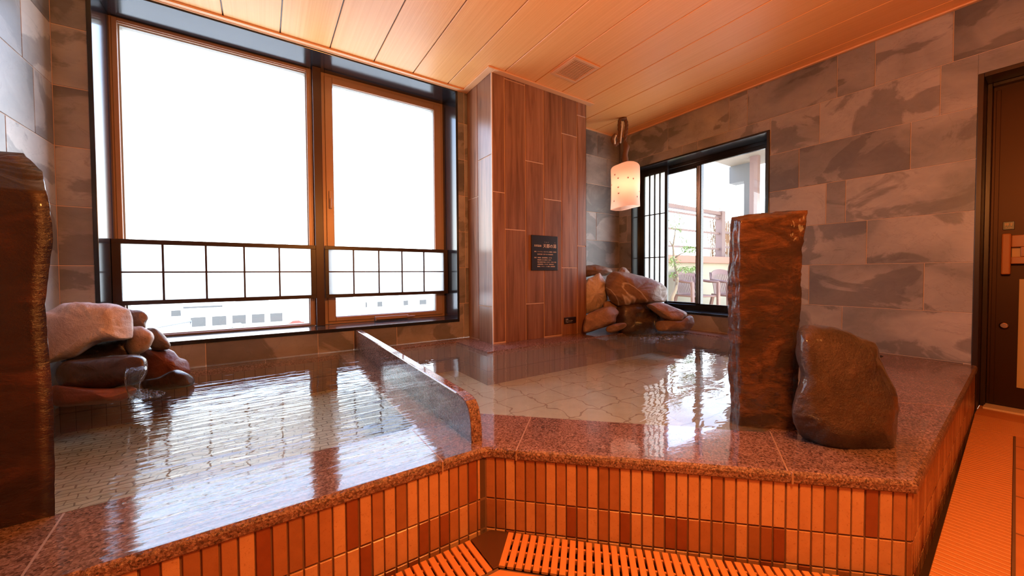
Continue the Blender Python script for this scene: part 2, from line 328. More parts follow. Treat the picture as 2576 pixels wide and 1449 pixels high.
# right wall with the small window and the door
rowsR = [-.79, -.51, -.23, .05, .33, .61, .89, 1.17, 1.45, 1.73]
jr = {7: [.362, .68, .866, 1.422, 1.561, 2.119], 6: [.406, .957, 1.256, 1.826, 1.977], 5: [.519, 1.074], 4: [.813, .916], 3: [.706], 2: [.454, 1.006], 1: [.822]}
tl = rowtiles(rowsR, jr, YF, YB, .56, 9)
DO = (-.62, .2725, -.80, 1.06)
tiled_wall('wall_right', (XR, 0, 0), (0, 1, 0), (0, 0, 1), (-1, 0, 0), (YF, YB, -.86, CE), [(1.262, 2.535, -.376, 1.085), DO], tl, .003, [M['slate'], M['grout']], back=.20)
mb = MB(); mb.box(XL - .1, XR + .1, YF - .12, YF, -.86, CE + .1); tag(mb.build('wall_front', M['plast']), kind='structure')
mb = MB(); mb.box(3.62, 3.68, -1.2, .8, -.9, 1.4); mb.box(3.42, 3.68, .40, .46, -.9, 1.4); mb.box(3.42, 3.68, -.86, -.80, -.9, 1.4); mb.box(3.42, 3.68, -.86, .46, 1.2, 1.26); tag(mb.build('wall_leak_block', M['plast']), kind='structure')  # unseen boxes added behind the door to stop sky light leaking in
# projecting column clad in wood-look tile
cx0, cx1, cy0 = 1.385, 2.335, 2.315
js = [1.385, 1.497, 1.686, 1.866, 2.054, 2.229, 2.335]; zs = [.60, .333, .871, .597, 1.154, .236]
mb = MB(); mb.box(cx0 + .004, cx1 - .004, cy0 + .004, YB - .001, G + .0005, CE, 1)
for k in range(6):
    z = zs[k] - 1.105 * 2
    while z < CE:
        a, b = max(z + .0034, G), min(z + 1.1016, CE)
        if b > a + .01: mb.tile((0, cy0 + .004, 0), (1, 0, 0), (0, 0, 1), (0, -1, 0), js[k] + (.0034 if k else 0), js[k + 1] - (.0034 if k < 5 else 0), a, b, .004, .001, 0, (rnd.random(), rnd.random(), rnd.random()))
        z += 1.105
for (y0, y1, z0_) in ((2.315, 2.529, .868), (2.529, 2.70, .60)):
    z = z0_ - 1.11 * 2
    while z < CE:
        a, b = max(z + .0034, G), min(z + 1.1066, CE)
        if b > a + .01:
            for xx, nx in ((cx0 + .004, -1), (cx1 - .004, 1)):
                mb.tile((xx, 0, 0), (0, 1, 0), (0, 0, 1), (nx, 0, 0), y0 + (.0034 if y0 > 2.4 else 0), y1 - .0034, a, b, .004, .001, 0, (rnd.random(), rnd.random(), rnd.random()))
        z += 1.11
mb.box(cx0 - .0008, cx0 + .0075, cy0 - .0008, cy0 + .0075, G, CE, 2)
tag(mb.build('wall_column', [M['woodt'], M['groutl'], plain('pale_corner_bead', (.72, .60, .50), .35)]), kind='structure')
# ceiling boards
mb = MB(); mb.box(XL - .1, XR + .1, YF - .1, YB + .26, CE + .008, CE + .10, 1)
x = .11 - .2725 * 5
while x < XR:
    a, b = max(x + .0030, XL), min(x + .2695, XR)
    if b > a: mb.tile((0, 0, CE + .008), (1, 0, 0), (0, 1, 0), (0, 0, -1), a, b, YF, YB, .008, .0022, 0, (rnd.random(), rnd.random(), rnd.random()))
    x += .2725
tag(mb.build('ceiling', [M['ceil'], M['blackw']]), kind='structure')
# mouldings
def trim(n, *boxes):
    mb = MB()
    for b in boxes: mb.box(*b)
    tag(mb.build(n, M['trimw'], bevel=.004), kind='structure')
zt = (1.4485, CE)
trim('trim_1', (XL, cx0 - .052, YB - .047, YB, *zt), (XL, cx0 - .052, YB - .020, YB, 1.4455, 1.4485))
trim('trim_2', (cx0 - .052, cx0, cy0 - .052, YB - .0, *zt), (cx0, cx1 + .05, cy0 - .052, cy0, *zt))
trim('trim_3', (cx1 + .001, XR, YB - .022, YB, *zt))
trim('trim_4', (XR - .022, XR, YF, YB - .022, *zt))
# washroom floor: terracotta tile up to the gutter, dark gutter beneath the gratings
mb = MB()
mb.prism([(XL, YF), (2.87, YF), (2.87, .108), (1.245, .040), (.490, .796), (XL, .796)], -.80, FL)
mb.prism([(3.14, YF), (XR + .25, YF), (XR + .25, .25), (3.14, .25)], -.80, FL)
mb.box(XL, XR + .25, YF, 1.0, -.86, -.81, 1)
tag(mb.build('floor', [M['floor'], M['dark']]), kind='structure')

# ------------------------------------------------------------------ window 1: large double window
def ring(mb, x0, x1, z0, z1, w, y0, y1, m=0, wb=None, wt=None, wr=None):
    wb = w if wb is None else wb; wt = w if wt is None else wt; wr = w if wr is None else wr
    mb.box(x0, x0 + w, y0, y1, z0, z1, m); mb.box(x1 - wr, x1, y0, y1, z0, z1, m)
    mb.box(x0 + w, x1 - wr, y0, y1, z1 - wt, z1, m); mb.box(x0 + w, x1 - wr, y0, y1, z0, z0 + wb, m)
W1 = root('window_1', (.30, YB, -.38), kind='structure')
mb = MB(); ring(mb, -.70, 1.30, -.38, 1.4485, .018, YB - .008, 3.04, wb=.022, wt=.012); child(mb, 'window_liner', M['black'], W1, bevel=.002)
mb = MB(); ring(mb, -.684, .303, -.357, 1.437, .034, 2.95, 3.03, wb=.010, wt=.030); ring(mb, -.672, .291, -.350, 1.430, .022, 2.942, 2.95, wb=.004, wt=.016); f1 = child(mb, 'window_frame', M['alu'], W1, bevel=.002)
mb = MB(); ring(mb, -.650, .269, -.347, 1.407, .006, 2.965, 3.02); child(mb, 'gasket', M['gasket'], f1)
mb = MB(); mb.box(-.648, .267, 2.990, 2.996, -.345, 1.405); child(mb, 'window_pane', M['glass'], W1)
mb = MB(); ring(mb, .357, 1.284, -.357, 1.437, .028, 2.95, 3.03); f2 = child(mb, 'window_frame', M['alu'], W1, bevel=.002)
mb = MB(); ring(mb, .382, 1.262, -.337, 1.412, .050, 2.938, 3.01, wb=.030, wt=.045, wr=.062); sa = child(mb, 'window_sash', M['alu'], W1, bevel=.003)
mb = MB(); ring(mb, .430, 1.202, -.309, 1.369, .005, 2.95, 3.0); child(mb, 'gasket', M['gasket'], sa)
mb = MB(); mb.box(.432, 1.200, 2.975, 2.981, -.307, 1.367); child(mb, 'window_pane', M['glass'], W1)
mb = MB(); mb.box(.3035, .3565, 2.895, 2.99, -.357, 1.437); child(mb, 'window_mullion', M['mull'], W1, bevel=.003)
mb = MB(); mb.box(.398, .416, 2.922, 2.938, .475, .600); mb.box(.402, .412, 2.912, 2.922, .480, .545); child(mb, 'window_latch', M['alu'], sa, bevel=.002)
mb = MB(); mb.box(.705, .96, 2.915, 2.938, -.345, -.322); mb.box(.945, 1.01, 2.905, 2.915, -.337, -.330); mb.box(.700, .707, 2.90, 2.938, -.352, -.320); child(mb, 'window_stay', M['alu'], sa, bevel=.002)

# lattice guards across the big window
def guard(name, x0, x1, xi0, xi1, bars, label):
    r = root(name, ((x0 + x1) / 2, 2.885, -.161), label, 'lattice screen')
    mb = MB(); y0, y1 = 2.868, 2.893
    mb.box(x0, x1, y0, y1, .178, .204); mb.box(x0, x1, y0, y1, -.161, -.137); mb.box(x0, xi0, y0, y1, -.137, .178); mb.box(xi1, x1, y0, y1, -.137, .178)
    child(mb, 'screen_frame', M['blackw'], r, bevel=.0015)
    mb = MB(); mb.box(xi0, xi1, 2.870, 2.879, .0175, .0265)
    for b in bars: mb.box(b - .0048, b + .0048, 2.868, 2.879, -.137, .178)
    child(mb, 'lattice_bars', M['blackw'], r)
    mb = MB(); mb.face([(xi0, 2.882, -.137), (xi1, 2.882, -.137), (xi1, 2.882, .178), (xi0, 2.882, .178)]); child(mb, 'frosted_panel', M['paper'], r)
guard('lattice_screen', -.681, .3025, -.645, .270, [-.476, -.285, -.099, .088], 'dark five-by-two lattice screen with frosted panels across the wider left window pane')
guard('lattice_screen', .3575, 1.281, .381, 1.246, [.544, .722, .897, 1.074], 'dark lattice screen with frosted panels across the narrower right pane of the big window')

# ------------------------------------------------------------------ window 2 in the right wall
W2 = root('window_2', (XR, 1.9, -.376), kind='structure')
def ringx(mb, y0, y1, z0, z1, w, x0, x1, m=0, wb=None, wt=None, w2=None):
    wb = w if wb is None else wb; wt = w if wt is None else wt; w2 = w if w2 is None else w2
    mb.box(x0, x1, y0, y0 + w, z0, z1, m); mb.box(x0, x1, y1 - w2, y1, z0, z1, m); mb.box(x0, x1, y0 + w, y1 - w2, z1 - wt, z1, m); mb.box(x0, x1, y0 + w, y1 - w2, z0, z0 + wb, m)
mb = MB(); ringx(mb, 1.262, 2.535, -.376, 1.085, .018, XR - .008, 3.47, wb=.020, wt=.016); child(mb, 'window_liner', M['black'], W2, bevel=.002)
mb = MB(); ringx(mb, 1.280, 2.517, -.356, 1.069, .030, 3.40, 3.47, wb=.050, wt=.030); child(mb, 'window_frame', M['black'], W2, bevel=.002)
mb = MB(); ringx(mb, 1.32, 1.945, -.306, 1.039, .046, 3.405, 3.43, wb=.012, wt=.030, w2=.050); s1 = child(mb, 'window_sash', M['black'], W2, bevel=.002)
mb = MB(); mb.box(3.412, 3.417, 1.366, 1.895, -.294, 1.009); child(mb, 'window_pane', M['glass'], W2)
mb = MB(); mb.box(3.398, 3.405, 1.905, 1.918, -.29, 1.0); mb.box(3.398, 3.405, 1.925, 1.932, -.29, 1.0); child(mb, 'sash_channel', M['chrome'], s1)
mb = MB(); ringx(mb, 1.90, 2.487, -.306, 1.039, .044, 3.435, 3.46, wb=.018, wt=.040); child(mb, 'window_sash', M['black'], W2, bevel=.002)
mb = MB(); mb.box(3.445, 3.450, 1.944, 2.443, -.288, .999); child(mb, 'window_pane', M['glass'], W2)
r = root('lattice_screen', (3.37, 2.36, -.356), 'tall black lattice screen with frosted paper in the left part of the small window', 'lattice screen')
mb = MB(); ringx(mb, 2.205, 2.517, -.356, 1.069, .030, 3.345, 3.372, wb=.05, wt=.060, w2=.045); child(mb, 'screen_frame', M['black'], r, bevel=.0015)
mb = MB()
for y in (2.412, 2.352, 2.292): mb.box(3.348, 3.360, y - .0065, y + .0065, -.306, 1.009)
for z in (.602, .160): mb.box(3.350, 3.360, 2.235, 2.472, z - .005, z + .005)
child(mb, 'lattice_bars', M['black'], r)
mb = MB(); mb.face([(3.363, 2.235, -.306), (3.363, 2.472, -.306), (3.363, 2.472, 1.009), (3.363, 2.235, 1.009)]); child(mb, 'frosted_panel', M['paper'], r)

# ------------------------------------------------------------------ door
D = root('door_1', (XR, -.17, FL), kind='structure')
mb = MB()
mb.box(XR - .006, 3.42, .251, .272, FL, 1.058); mb.box(XR - .006, 3.42, -.62, -.599, FL, 1.058); mb.box(XR - .006, 3.42, -.599, .251, 1.036, 1.058)
mb.box(3.36, 3.42, .232, .251, FL, 1.036); mb.box(3.36, 3.42, -.599, .232, 1.018, 1.036)
child(mb, 'door_frame', M['doorf'], D, bevel=.002)
mb = MB(); mb.box(3.40, 3.44, -.59, .232, FL + .012, 1.02); mb.box(3.397, 3.40, .205, .222, FL + .02, 1.0); lf = child(mb, 'door_leaf', M['door'], D, bevel=.002)
mb = MB(); mb.box(3.392, 3.40, -.20, .130, -.635, -.045); child(mb, 'door_pane', plain('yellow_lit_frosted_glass', (.50, .40, .22), .18), lf)  # yellowish light on the pane is put into its base colour
mb = MB(); mb.box(3.30, 3.44, -.60, .235, FL, FL + .010); child(mb, 'door_sill', plain('pale_sill_strip', (.75, .62, .50), .5), D)
mb = MB(); mb.box(3.35, 3.385, .158, .190, -.019, .203); child(mb, 'door_handle', M['hwood'], lf, bevel=.006)
mb = MB(); mb.prism([(3.352, -.12), (3.382, -.12), (3.382, .158), (3.352, .158)], .128, .192); mb.box(3.352, 3.382, -.12, .158, .038, .075); mb.box(3.352, 3.382, -.12, .128, .075, .128); child(mb, 'door_crossbar', M['hwood'], lf, bevel=.004)
mb = MB(); mb.box(3.385, 3.40, .120, .158, .070, .135); child(mb, 'handle_bracket', plain('worn_steel', (.42, .27, .16), .5, .4), lf, bevel=.002)
mb = MB(); mb.tube([(3.40, .176, -.300), (3.388, .176, -.300), (3.378, .176, -.300), (3.374, .176, -.300)], [.013, .013, .017, .012], 20); child(mb, 'door_knob', M['brass'], lf)

FONT_CACHE = {}
def lettering(mb, text, size, org, ux, uz, m=0, wmax=None, lift=None):
    """writing laid on a surface: org = left end of the base line"""
    cu = bpy.data.curves.new('lettering', 'FONT'); cu.body = text; cu.size = size; cu.extrude = 0.0004; cu.resolution_u = 2
    o = bpy.data.objects.new('lettering', cu); COL.objects.link(o)
    me = bpy.data.meshes.new_from_object(o.evaluated_get(bpy.context.evaluated_depsgraph_get()))
    xs = [v.co.x for v in me.vertices]; k = 1.0
    if wmax and xs: k = wmax / max(xs)
    U = Vector(ux).normalized(); Z = Vector(uz).normalized(); N = U.cross(Z); O = Vector(org)
    mb.mesh([O + U * v.co.x * k + Z * v.co.y + N * v.co.z for v in me.vertices], [tuple(p.vertices) for p in me.polygons], m)
    bpy.data.objects.remove(o); bpy.data.curves.remove(cu); bpy.data.meshes.remove(me)

# ================================================================== BATH
bath = root('bath', (.9, 1.6, FL), 'raised hot bath with red granite rim and orange tiled side, split into two pools', 'bath')
LP = [(XL + .015, 1.208), (.412, 1.208), (.398, 2.60), (XL + .015, 2.60)]                                   # left pool opening
RP = [(.655, 1.190), (1.330, .528), (2.30, .50), (3.04, .665), (3.04, 2.105), (1.214, 2.105), (1.214, 2.579), (.622, 2.579), (.622, 1.225)]
OUT = [(XL, .944), (.530, .944), (.545, .938), (1.3155, .188), (XR, .250)]                     # outer edge, left to right
def offset(poly, d):                       # open polyline moved to its left by d
    n = len(poly); out = []
    for i, p in enumerate(poly):
        p = Vector(p); a = (p - Vector(poly[i - 1])).normalized() if i else None; b = (Vector(poly[i + 1]) - p).normalized() if i < n - 1 else None
        a = a or b; b = b or a; na = Vector((-a.y, a.x)); nb = Vector((-b.y, b.x)); m = (na + nb).normalized(); out.append(p + m * (d / max(m.dot(na), .4)))
    return out
prof = [(.026, G - .0305), (.004, G - .0305), (.0, G - .026), (.0, G - .010), (.003, G - .004), (.009, G)]
mb = MB(); rows_ = [offset(OUT, d) for d, z in prof]
for j in range(len(prof) - 1):
    for i in range(len(OUT) - 1):
        a, b = rows_[j], rows_[j + 1]; z0, z1 = prof[j][1], prof[j + 1][1]
        mb.face([(a[i].x, a[i].y, z0), (a[i + 1].x, a[i + 1].y, z0), (b[i + 1].x, b[i + 1].y, z1), (b[i].x, b[i].y, z1)], 1)
top = [tuple(p) for p in rows_[-1]]
outer = top + [(XR, YB - .001), (XL, YB - .001)]
outer[len(top) - 1] = (XR, top[-1][1])
polys = [[Vector((x, y, 0)) for x, y in outer], [Vector((x, y, 0)) for x, y in reversed(LP)], [Vector((x, y, 0)) for x, y in reversed(RP)]]
flat = [v for p in polys for v in p]
for t_ in tessellate_polygon(polys):
    q = [flat[k] for k in t_]
    if (q[1] - q[0]).cross(q[2] - q[0]).z < 0: q.reverse()
    mb.face([(v.x, v.y, G) for v in q], 0)
for P_ in (LP, RP):                          # inner faces of the slabs
    for i in range(len(P_)):
        a, b = P_[i], P_[(i + 1) % len(P_)]; mb.face([(a[0], a[1], G), (b[0], b[1], G), (b[0], b[1], G - .03), (a[0], a[1], G - .03)], 0)
def joint(a, b, w=.0036):
    a = Vector(a); b = Vector(b); d = (b - a).normalized(); n = Vector((-d.y, d.x)) * w / 2
    mb.prism([a + n, b + n, b - n, a - n][::-1], G - .004, G + .0006, 2)
joint((-.37, 1.203), (-.352, .950)); joint((.40, 1.19), (.40, .948)); joint((.790, 1.058), (.600, .878)); joint((1.352, .520), (1.117, .388)); joint((1.95, .50), (2.17, .222)); joint((.505, 2.60), (.40, 2.60)); joint((.0, 2.60), (.0, 2.695)); joint((1.246, 2.579), (1.214, 2.579)); joint((1.30, 2.69), (1.30, 2.58))
for a, b in (((-.352, .9438), 0), ((.40, .9438), 0)):
    mb.box(a[0] - .0024, a[0] + .0024, .9434, .952, G - .030, G - .001, 2)
d45 = Vector((.7141, -.7)); n45 = Vector((-.7, -.7141))
for q in ((.600, .878), (1.117, .376)):
    p = Vector(q) + n45 * 0.0; s_ = (p.x - .545) / .7141; b0 = Vector((.545, .938)) + Vector((.7705, -.75)).normalized() * (p - Vector((.545, .938))).dot(Vector((.7705, -.75)).normalized())
    mb.obox((b0.x - n45.x * .003, b0.y - n45.y * .003, G - .0155), ((d45.x, d45.y, 0), (n45.x, n45.y, 0), (0, 0, 1)), (.0024, .0045, .0145), 2)
# the column ledge is a hair prouder
child(mb, 'granite_rim', [M['gran'], M['granr'], plain('rim_joint', (.36, .23, .165), .5)], bath)
# tiled side
mb = MB(); face = offset(OUT, .009)
for i in (0, 2, 3):
    a = Vector(face[i] if i != 2 else face[2]); b = Vector(face[i + 1])
    if i == 0: b = Vector((.541, a.y))
    if i == 2: a = Vector((.541, face[0].y))
    if i == 3: a = Vector(face[3])
    L = (b - a).length; U = (b - a).normalized(); N = Vector((U.y, -U.x, 0)); U3 = (U.x, U.y, 0); ia = Vector((a.x, a.y, 0))
    mb.obox(((a.x + b.x) / 2 - N.x * .026, (a.y + b.y) / 2 - N.y * .026, (G - .03 - .81) / 2), (U3, N, (0, 0, 1)), (L / 2, .024, (-.03 + G + .81) / 2), 1)
    nT = int(L / .0298) if i != 2 else 36
    off = L - nT * .0298 if i == 0 else 0
    pitch = .0298
    for k in range(-1 if i == 0 else 0, nT + 1):
        for (z0, z1) in ((G - .1515, G - .031), (-.7575, G - .156), (-.83, -.762)):
            u0 = off + k * pitch + .002; u1 = min(u0 + pitch - .004, L - .001)
            if u1 < u0 + .004: continue
            q = rnd.random(); j = rnd.uniform(-.0006, .0006)
            mb.tile(ia - N * .0022, U3, (0, 0, 1), N, max(u0 + j, 0), u1 + j, z0, z1, .0042, .0013, 0, (q, rnd.random(), rnd.random()))
mb.box(.520, .575, .951, .985, -.81, G - .03, 1)
child(mb, 'tiled_side', [M['side'], M['groutd']], bath)
# pool linings
BZ = -.735
for nm, P_, fm in (('left_basin_lining', LP, 'mosaic'), ('right_basin_lining', RP, 'paver')):
    mb = MB(); n = len(P_)
    mb.face([(x, y, BZ) for x, y in P_], 0)
    for i in range(n):
        a, b = Vector(P_[i]), Vector(P_[(i + 1) % n]); L = (b - a).length; U = (b - a).normalized(); N = Vector((-U.y, U.x, 0))
        mb.face([(a.x, a.y, BZ), (b.x, b.y, BZ), (b.x, b.y, G - .03), (a.x, a.y, G - .03)][::-1], 2)
        k = 0
        while k * .05 < L - .01:
            for z0, z1 in ((BZ, -.645), (-.641, -.546)):
                mb.tile((a.x, a.y, 0), (U.x, U.y, 0), (0, 0, 1), N, k * .05 + .001, min(k * .05 + .048, L), z0, z1, .003, .001, 1, (rnd.random(), 0, 0))
            k += 1
    child(mb, 'basin_lining', [M[fm], M['poolwall'], plain('basin_grout', (.07, .05, .04), .8)], bath)
# water
def sheet(name, poly, z, mat, label):
    mb = MB(); mb.face([(x, y, z) for x, y in poly], 0); o = mb.build(name, mat); return tag(o, label, 'water', kind='stuff')
sheet('bath_water', [(XL, .949), (.500, .949), (.5145, .985), (.5145, YB - .003), (XL, YB - .003)], G + .003, M['waterL'], 'rippled hot water brimming over the rim of the left pool')
def grow(P_, d):
    q = offset(P_ + [P_[0], P_[1]], -d); return [tuple(v) for v in q[1:len(P_) + 1]]
sheet('bath_water', [(.653, 1.19), (1.330, .529), (2.30, .502), (3.04, .665), (3.04, 2.105), (1.214, 2.105), (1.214, 2.579), (.622, 2.579), (.622, 1.223)], G - .005, M['waterR'], 'calmer greenish brown water filling the right pool')
sheet('rim_water', [(.56, 1.00), (.575, .945), (1.322, .215), (1.9, .245), (1.9, .49), (1.332, .526), (.653, 1.188), (.62, 1.22), (.62, 1.32), (.56, 1.32)], G + .0022, m_water('thin_water_film', [((12, 22, 1), .75, .00045, 2, .3)], (.97, .97, .97)), 'thin film of overflow water on the slanting front rim of the right pool')
# divider slab
mb = MB(); pz = [(YB - .002, G), (YB - .002, -.378), (1.10, -.386), (1.06, -.388), (1.03, -.395), (1.01, -.412), (.998, -.44), (.992, -.475), (.990, G)]
n = len(pz); x0, x1 = .515, .552
v = [(x0, y, z) for y, z in pz] + [(x1, y, z) for y, z in pz]
mb.mesh(v, [tuple(range(n))], 0); mb.mesh(v, [tuple(range(2 * n - 1, n - 1, -1))], 0)
for i in range(n - 1): mb.mesh(v, [(i + 1, i, n + i, n + i + 1)], 1 if i >= 2 else 0)
o = mb.build('granite_divider', [m_granite(.07, False, 'polished_divider_granite'), M['granr']], weld=True, bevel=.004)
tag(o, 'thin upright granite slab with rounded end dividing the two pools', 'divider')

# ================================================================== ROCKS
def catmull(P_, sub):
    out = []; n = len(P_)
    for i in range(n):
        p0, p1, p2, p3 = (Vector(P_[(i + k - 1) % n]) for k in range(4))
        for s_ in range(sub):
            t_ = s_ / sub; out.append(.5 * ((2 * p1) + (-p0 + p2) * t_ + (2 * p0 - 5 * p1 + 4 * p2 - p3) * t_ ** 2 + (-p0 + 3 * p1 - 3 * p2 + p3) * t_ ** 3))
    return out
def rock(name, outline, dist, depth, mat, label, group=None, amp=.012, seed=0, tilt=0.0, flat=.55, cat='rock', sub=6, skew=(0, 0), rings=17, cuts=22):
    """boulder whose outline (photo pixels) lies at `dist` ahead of the camera, bulging `depth` both ways"""
    P_ = catmull([(u, v_) for u, v_ in outline], sub); n = len(P_)
    C = sum(P_, Vector((0, 0))) / n; fwd = px(C.x, C.y, 1.0).normalized()
    pts = []; cen = px(C.x, C.y, dist)
    for k in range(1, rings):
        a = -math.pi / 2 + math.pi * k / rings; s_ = math.cos(a) ** flat; dz = math.sin(a)
        for p in P_:
            q = px(C.x + (p.x - C.x) * s_, C.y + (p.y - C.y) * s_, dist) + fwd * dz * depth
            q += CU * (dz * skew[1]) + CR * (dz * skew[0]); pts.append(q)
    pts.append(cen - fwd * depth * 1.02 - CU * skew[1] - CR * skew[0]); pts.append(cen + fwd * depth * 1.02 + CU * skew[1] + CR * skew[0])
    so = Vector((seed * 3.1, seed * 1.7, seed * 2.3)); rq = random.Random(seed * 13 + 5)
    for c_ in range(cuts):                    # broken faces: flatten against random planes that leave the outline alone
        d = Vector((rq.gauss(0, 1), rq.gauss(0, 1), rq.gauss(0, 1))).normalized()
        if abs(d.dot(fwd)) < .45: continue
        sup = max((p - cen).dot(d) for p in pts); lim = sup * rq.uniform(.82, .97)
        pts = [p - d * max(0, (p - cen).dot(d) - lim) * .85 for p in pts]
    m = rings - 1; L0 = len(pts)
    for i in range(L0):
        q = pts[i]; d = (q - cen).normalized()
        f = noise.fractal(q * 9 + so, 1.0, 2.0, 4) * amp * .8 + (noise.ridged_multi_fractal(q * 20 + so, 1.0, 2.0, 4, 1.0, 2.0) - 1) * amp * .5
        ring_i = i // n if i < m * n else -1
        if ring_i == m // 2: f *= .6
        pts[i] = q + d * f
    fs = []
    for k in range(m - 1):
        for i in range(n): fs.append((k * n + i, k * n + (i + 1) % n, (k + 1) * n + (i + 1) % n, (k + 1) * n + i))
    for i in range(n): fs.append((L0 - 2, (i + 1) % n, i)); fs.append((L0 - 1, (m - 1) * n + i, (m - 1) * n + (i + 1) % n))
    base = Vector((cen.x, cen.y, min(p.z for p in pts)))
    mb = MB(); mb.mesh([p - base for p in pts], fs, 0, sm=True)
    o = mb.build(name, mat); o.location = base
    s_ = o.modifiers.new('sub', 'SUBSURF'); s_.levels = 1; s_.render_levels = 1
    return tag(o, label, cat, group)
def loc_(pts, ox, oy, sc): return [(ox + x / sc, oy + y / sc) for x, y in pts]
RT = m_rock('tan_rock', ((.3, (.17, .095, .06)), (.5, (.30, .18, .12)), (.7, (.40, .27, .19))), .55, .75)
RP_ = m_rock('pinkish_rock', ((.3, (.44, .32, .26)), (.5, (.60, .48, .41)), (.7, (.72, .62, .55))), .55, .8, pits=.35, sc=1.5)
RS = m_rock('spotted_rock', ((.3, (.30, .19, .13)), (.6, (.52, .38, .29))), .5, .4, pits=.9, sc=1.4)
RB = m_rock('red_brown_rock', ((.3, (.13, .045, .03)), (.7, (.24, .085, .055))), .35, .4)
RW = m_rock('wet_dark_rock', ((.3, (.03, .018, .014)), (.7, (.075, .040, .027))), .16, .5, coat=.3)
RV = m_rock('veined_tan_rock', ((.3, (.13, .072, .045)), (.5, (.20, .115, .07)), (.7, (.27, .165, .105))), .5, .55, veins=(.50, .43, .38))
RM = m_rock('dull_brown_rock', ((.3, (.12, .07, .045)), (.7, (.27, .16, .10))), .55, .5)
A = (130, 740, 5.176)
gl = 'rocks heaped round the left spout'
rock('rock', loc_([(150, 700), (600, 600), (1010, 570), (1100, 700), (1150, 830), (900, 900), (400, 920), (120, 880)], *A), 1.70, .12, RW, 'added dark filler rock standing for the shade in the hollow under the big pale boulder at left', gl, seed=10, amp=.01)  # cavity filler: its dark colour stands in for shade between the rocks
rock('rock', loc_([(-150, 330), (0, 225), (110, 145), (260, 108), (430, 105), (600, 122), (780, 132), (900, 165), (1010, 215), (1055, 290), (1072, 390), (1055, 480), (1040, 560), (900, 592), (700, 612), (500, 690), (330, 800), (60, 870), (-150, 880)], *A), 1.58, .17, RP_, 'big pale pinkish boulder topping the left rock heap beside the tall dark stone', gl, seed=1, flat=.42, cuts=9)
rock('rock', loc_([(960, 215), (1060, 205), (1170, 214), (1225, 255), (1252, 310), (1222, 370), (1210, 440), (1090, 450), (980, 400)], *A), 1.74, .06, RM, 'small brown rock against the window, just right of the big pale boulder top', gl, seed=2, amp=.008)
rock('rock', loc_([(1030, 440), (1100, 418), (1170, 415), (1240, 455), (1312, 505), (1336, 570), (1300, 655), (1250, 725), (1150, 775), (1030, 795), (960, 700), (985, 600)], *A), 1.66, .08, RS, 'rounded pale rock spotted with dark pits, at the right end of the big pale boulder', gl, seed=3, amp=.006)
rock('rock', loc_([(1240, 460), (1290, 440), (1345, 442), (1425, 500), (1500, 580), (1552, 655), (1530, 712), (1440, 728), (1330, 720), (1260, 640), (1230, 540)], *A), 1.80, .07, RM, 'dark mottled rock overlapping the lower left corner of the big window sill', gl, seed=4, amp=.007)
rock('rock', loc_([(1180, 700), (1340, 700), (1500, 715), (1585, 745), (1660, 822), (1760, 852), (1805, 930), (1790, 1040), (1600, 1110), (1300, 1150), (1180, 1060), (1150, 850)], *A), 1.86, .11, RB, 'smooth red-brown rock at the water line, rightmost tall one of the left heap', gl, seed=5, amp=.008)
rock('rock', loc_([(60, 1010), (100, 930), (200, 868), (400, 838), (700, 800), (960, 788), (1120, 790), (1215, 840), (1245, 950), (1205, 1110), (1110, 1170), (940, 1190), (700, 1250), (420, 1245), (180, 1240), (80, 1150)], *A), 1.50, .13, RW, 'long wet black rock that the left spout water runs over', gl, seed=6, amp=.006, flat=.45)
rock('rock', loc_([(1180, 1130), (1400, 1075), (1550, 995), (1680, 985), (1800, 1045), (1880, 1115), (1800, 1200), (1400, 1260), (1200, 1240)], *A), 1.72, .07, RW, 'low wet dark rock breaking the surface right of the left spout', gl, seed=7, amp=.005)
rock('rock', loc_([(20, 1190), (200, 1200), (500, 1225), (800, 1225), (1000, 1200), (1120, 1240), (1040, 1330), (850, 1400), (500, 1440), (60, 1460), (-60, 1300)], *A), 1.44, .10, RB, 'brown rock half under water beneath the long wet black one', gl, seed=8, amp=.006)
B = (1440, 620, 6.038)
gr = 'rocks heaped round the right spout'
rock('rock', loc_([(100, 300), (220, 288), (330, 284), (440, 290), (545, 322), (612, 378), (570, 415), (480, 440), (340, 440), (180, 470), (60, 400)], *B), 3.55, .12, RM, 'flat brown rock topping the right heap against the tiled corner', gr, seed=11, amp=.015)
rock('rock', loc_([(690, 400), (735, 330), (775, 312), (835, 345), (872, 410), (860, 470), (760, 480), (680, 460)], *B), 3.62, .08, RT, 'small pale knob of rock behind the top of the great veined boulder', gr, seed=12, amp=.008)
rock('rock', loc_([(160, 560), (250, 480), (330, 450), (405, 405), (450, 440), (512, 520), (535, 650), (540, 800), (500, 900), (430, 930), (340, 985), (250, 1015), (170, 1010), (130, 800)], *B), 3.42, .13, RP_, 'upright pale rock beside the right edge of the tiled column', gr, seed=13, amp=.02)
rock('rock', loc_([(480, 860), (600, 830), (720, 900), (780, 1010), (830, 1075), (740, 1110), (600, 1120), (480, 1050)], *B), 3.34, .10, RT, 'tan wedge of rock under the left part of the great veined boulder', gr, seed=14, amp=.012)
rock('rock', loc_([(640, 890), (820, 860), (1050, 850), (1220, 900), (1335, 1000), (1370, 1120), (1290, 1200), (1270, 1320), (1120, 1370), (940, 1370), (760, 1340), (640, 1200)], *B), 3.26, .15, RW, 'wet dark rock in the middle of the right heap that the water pours over', gr, seed=15, amp=.012)
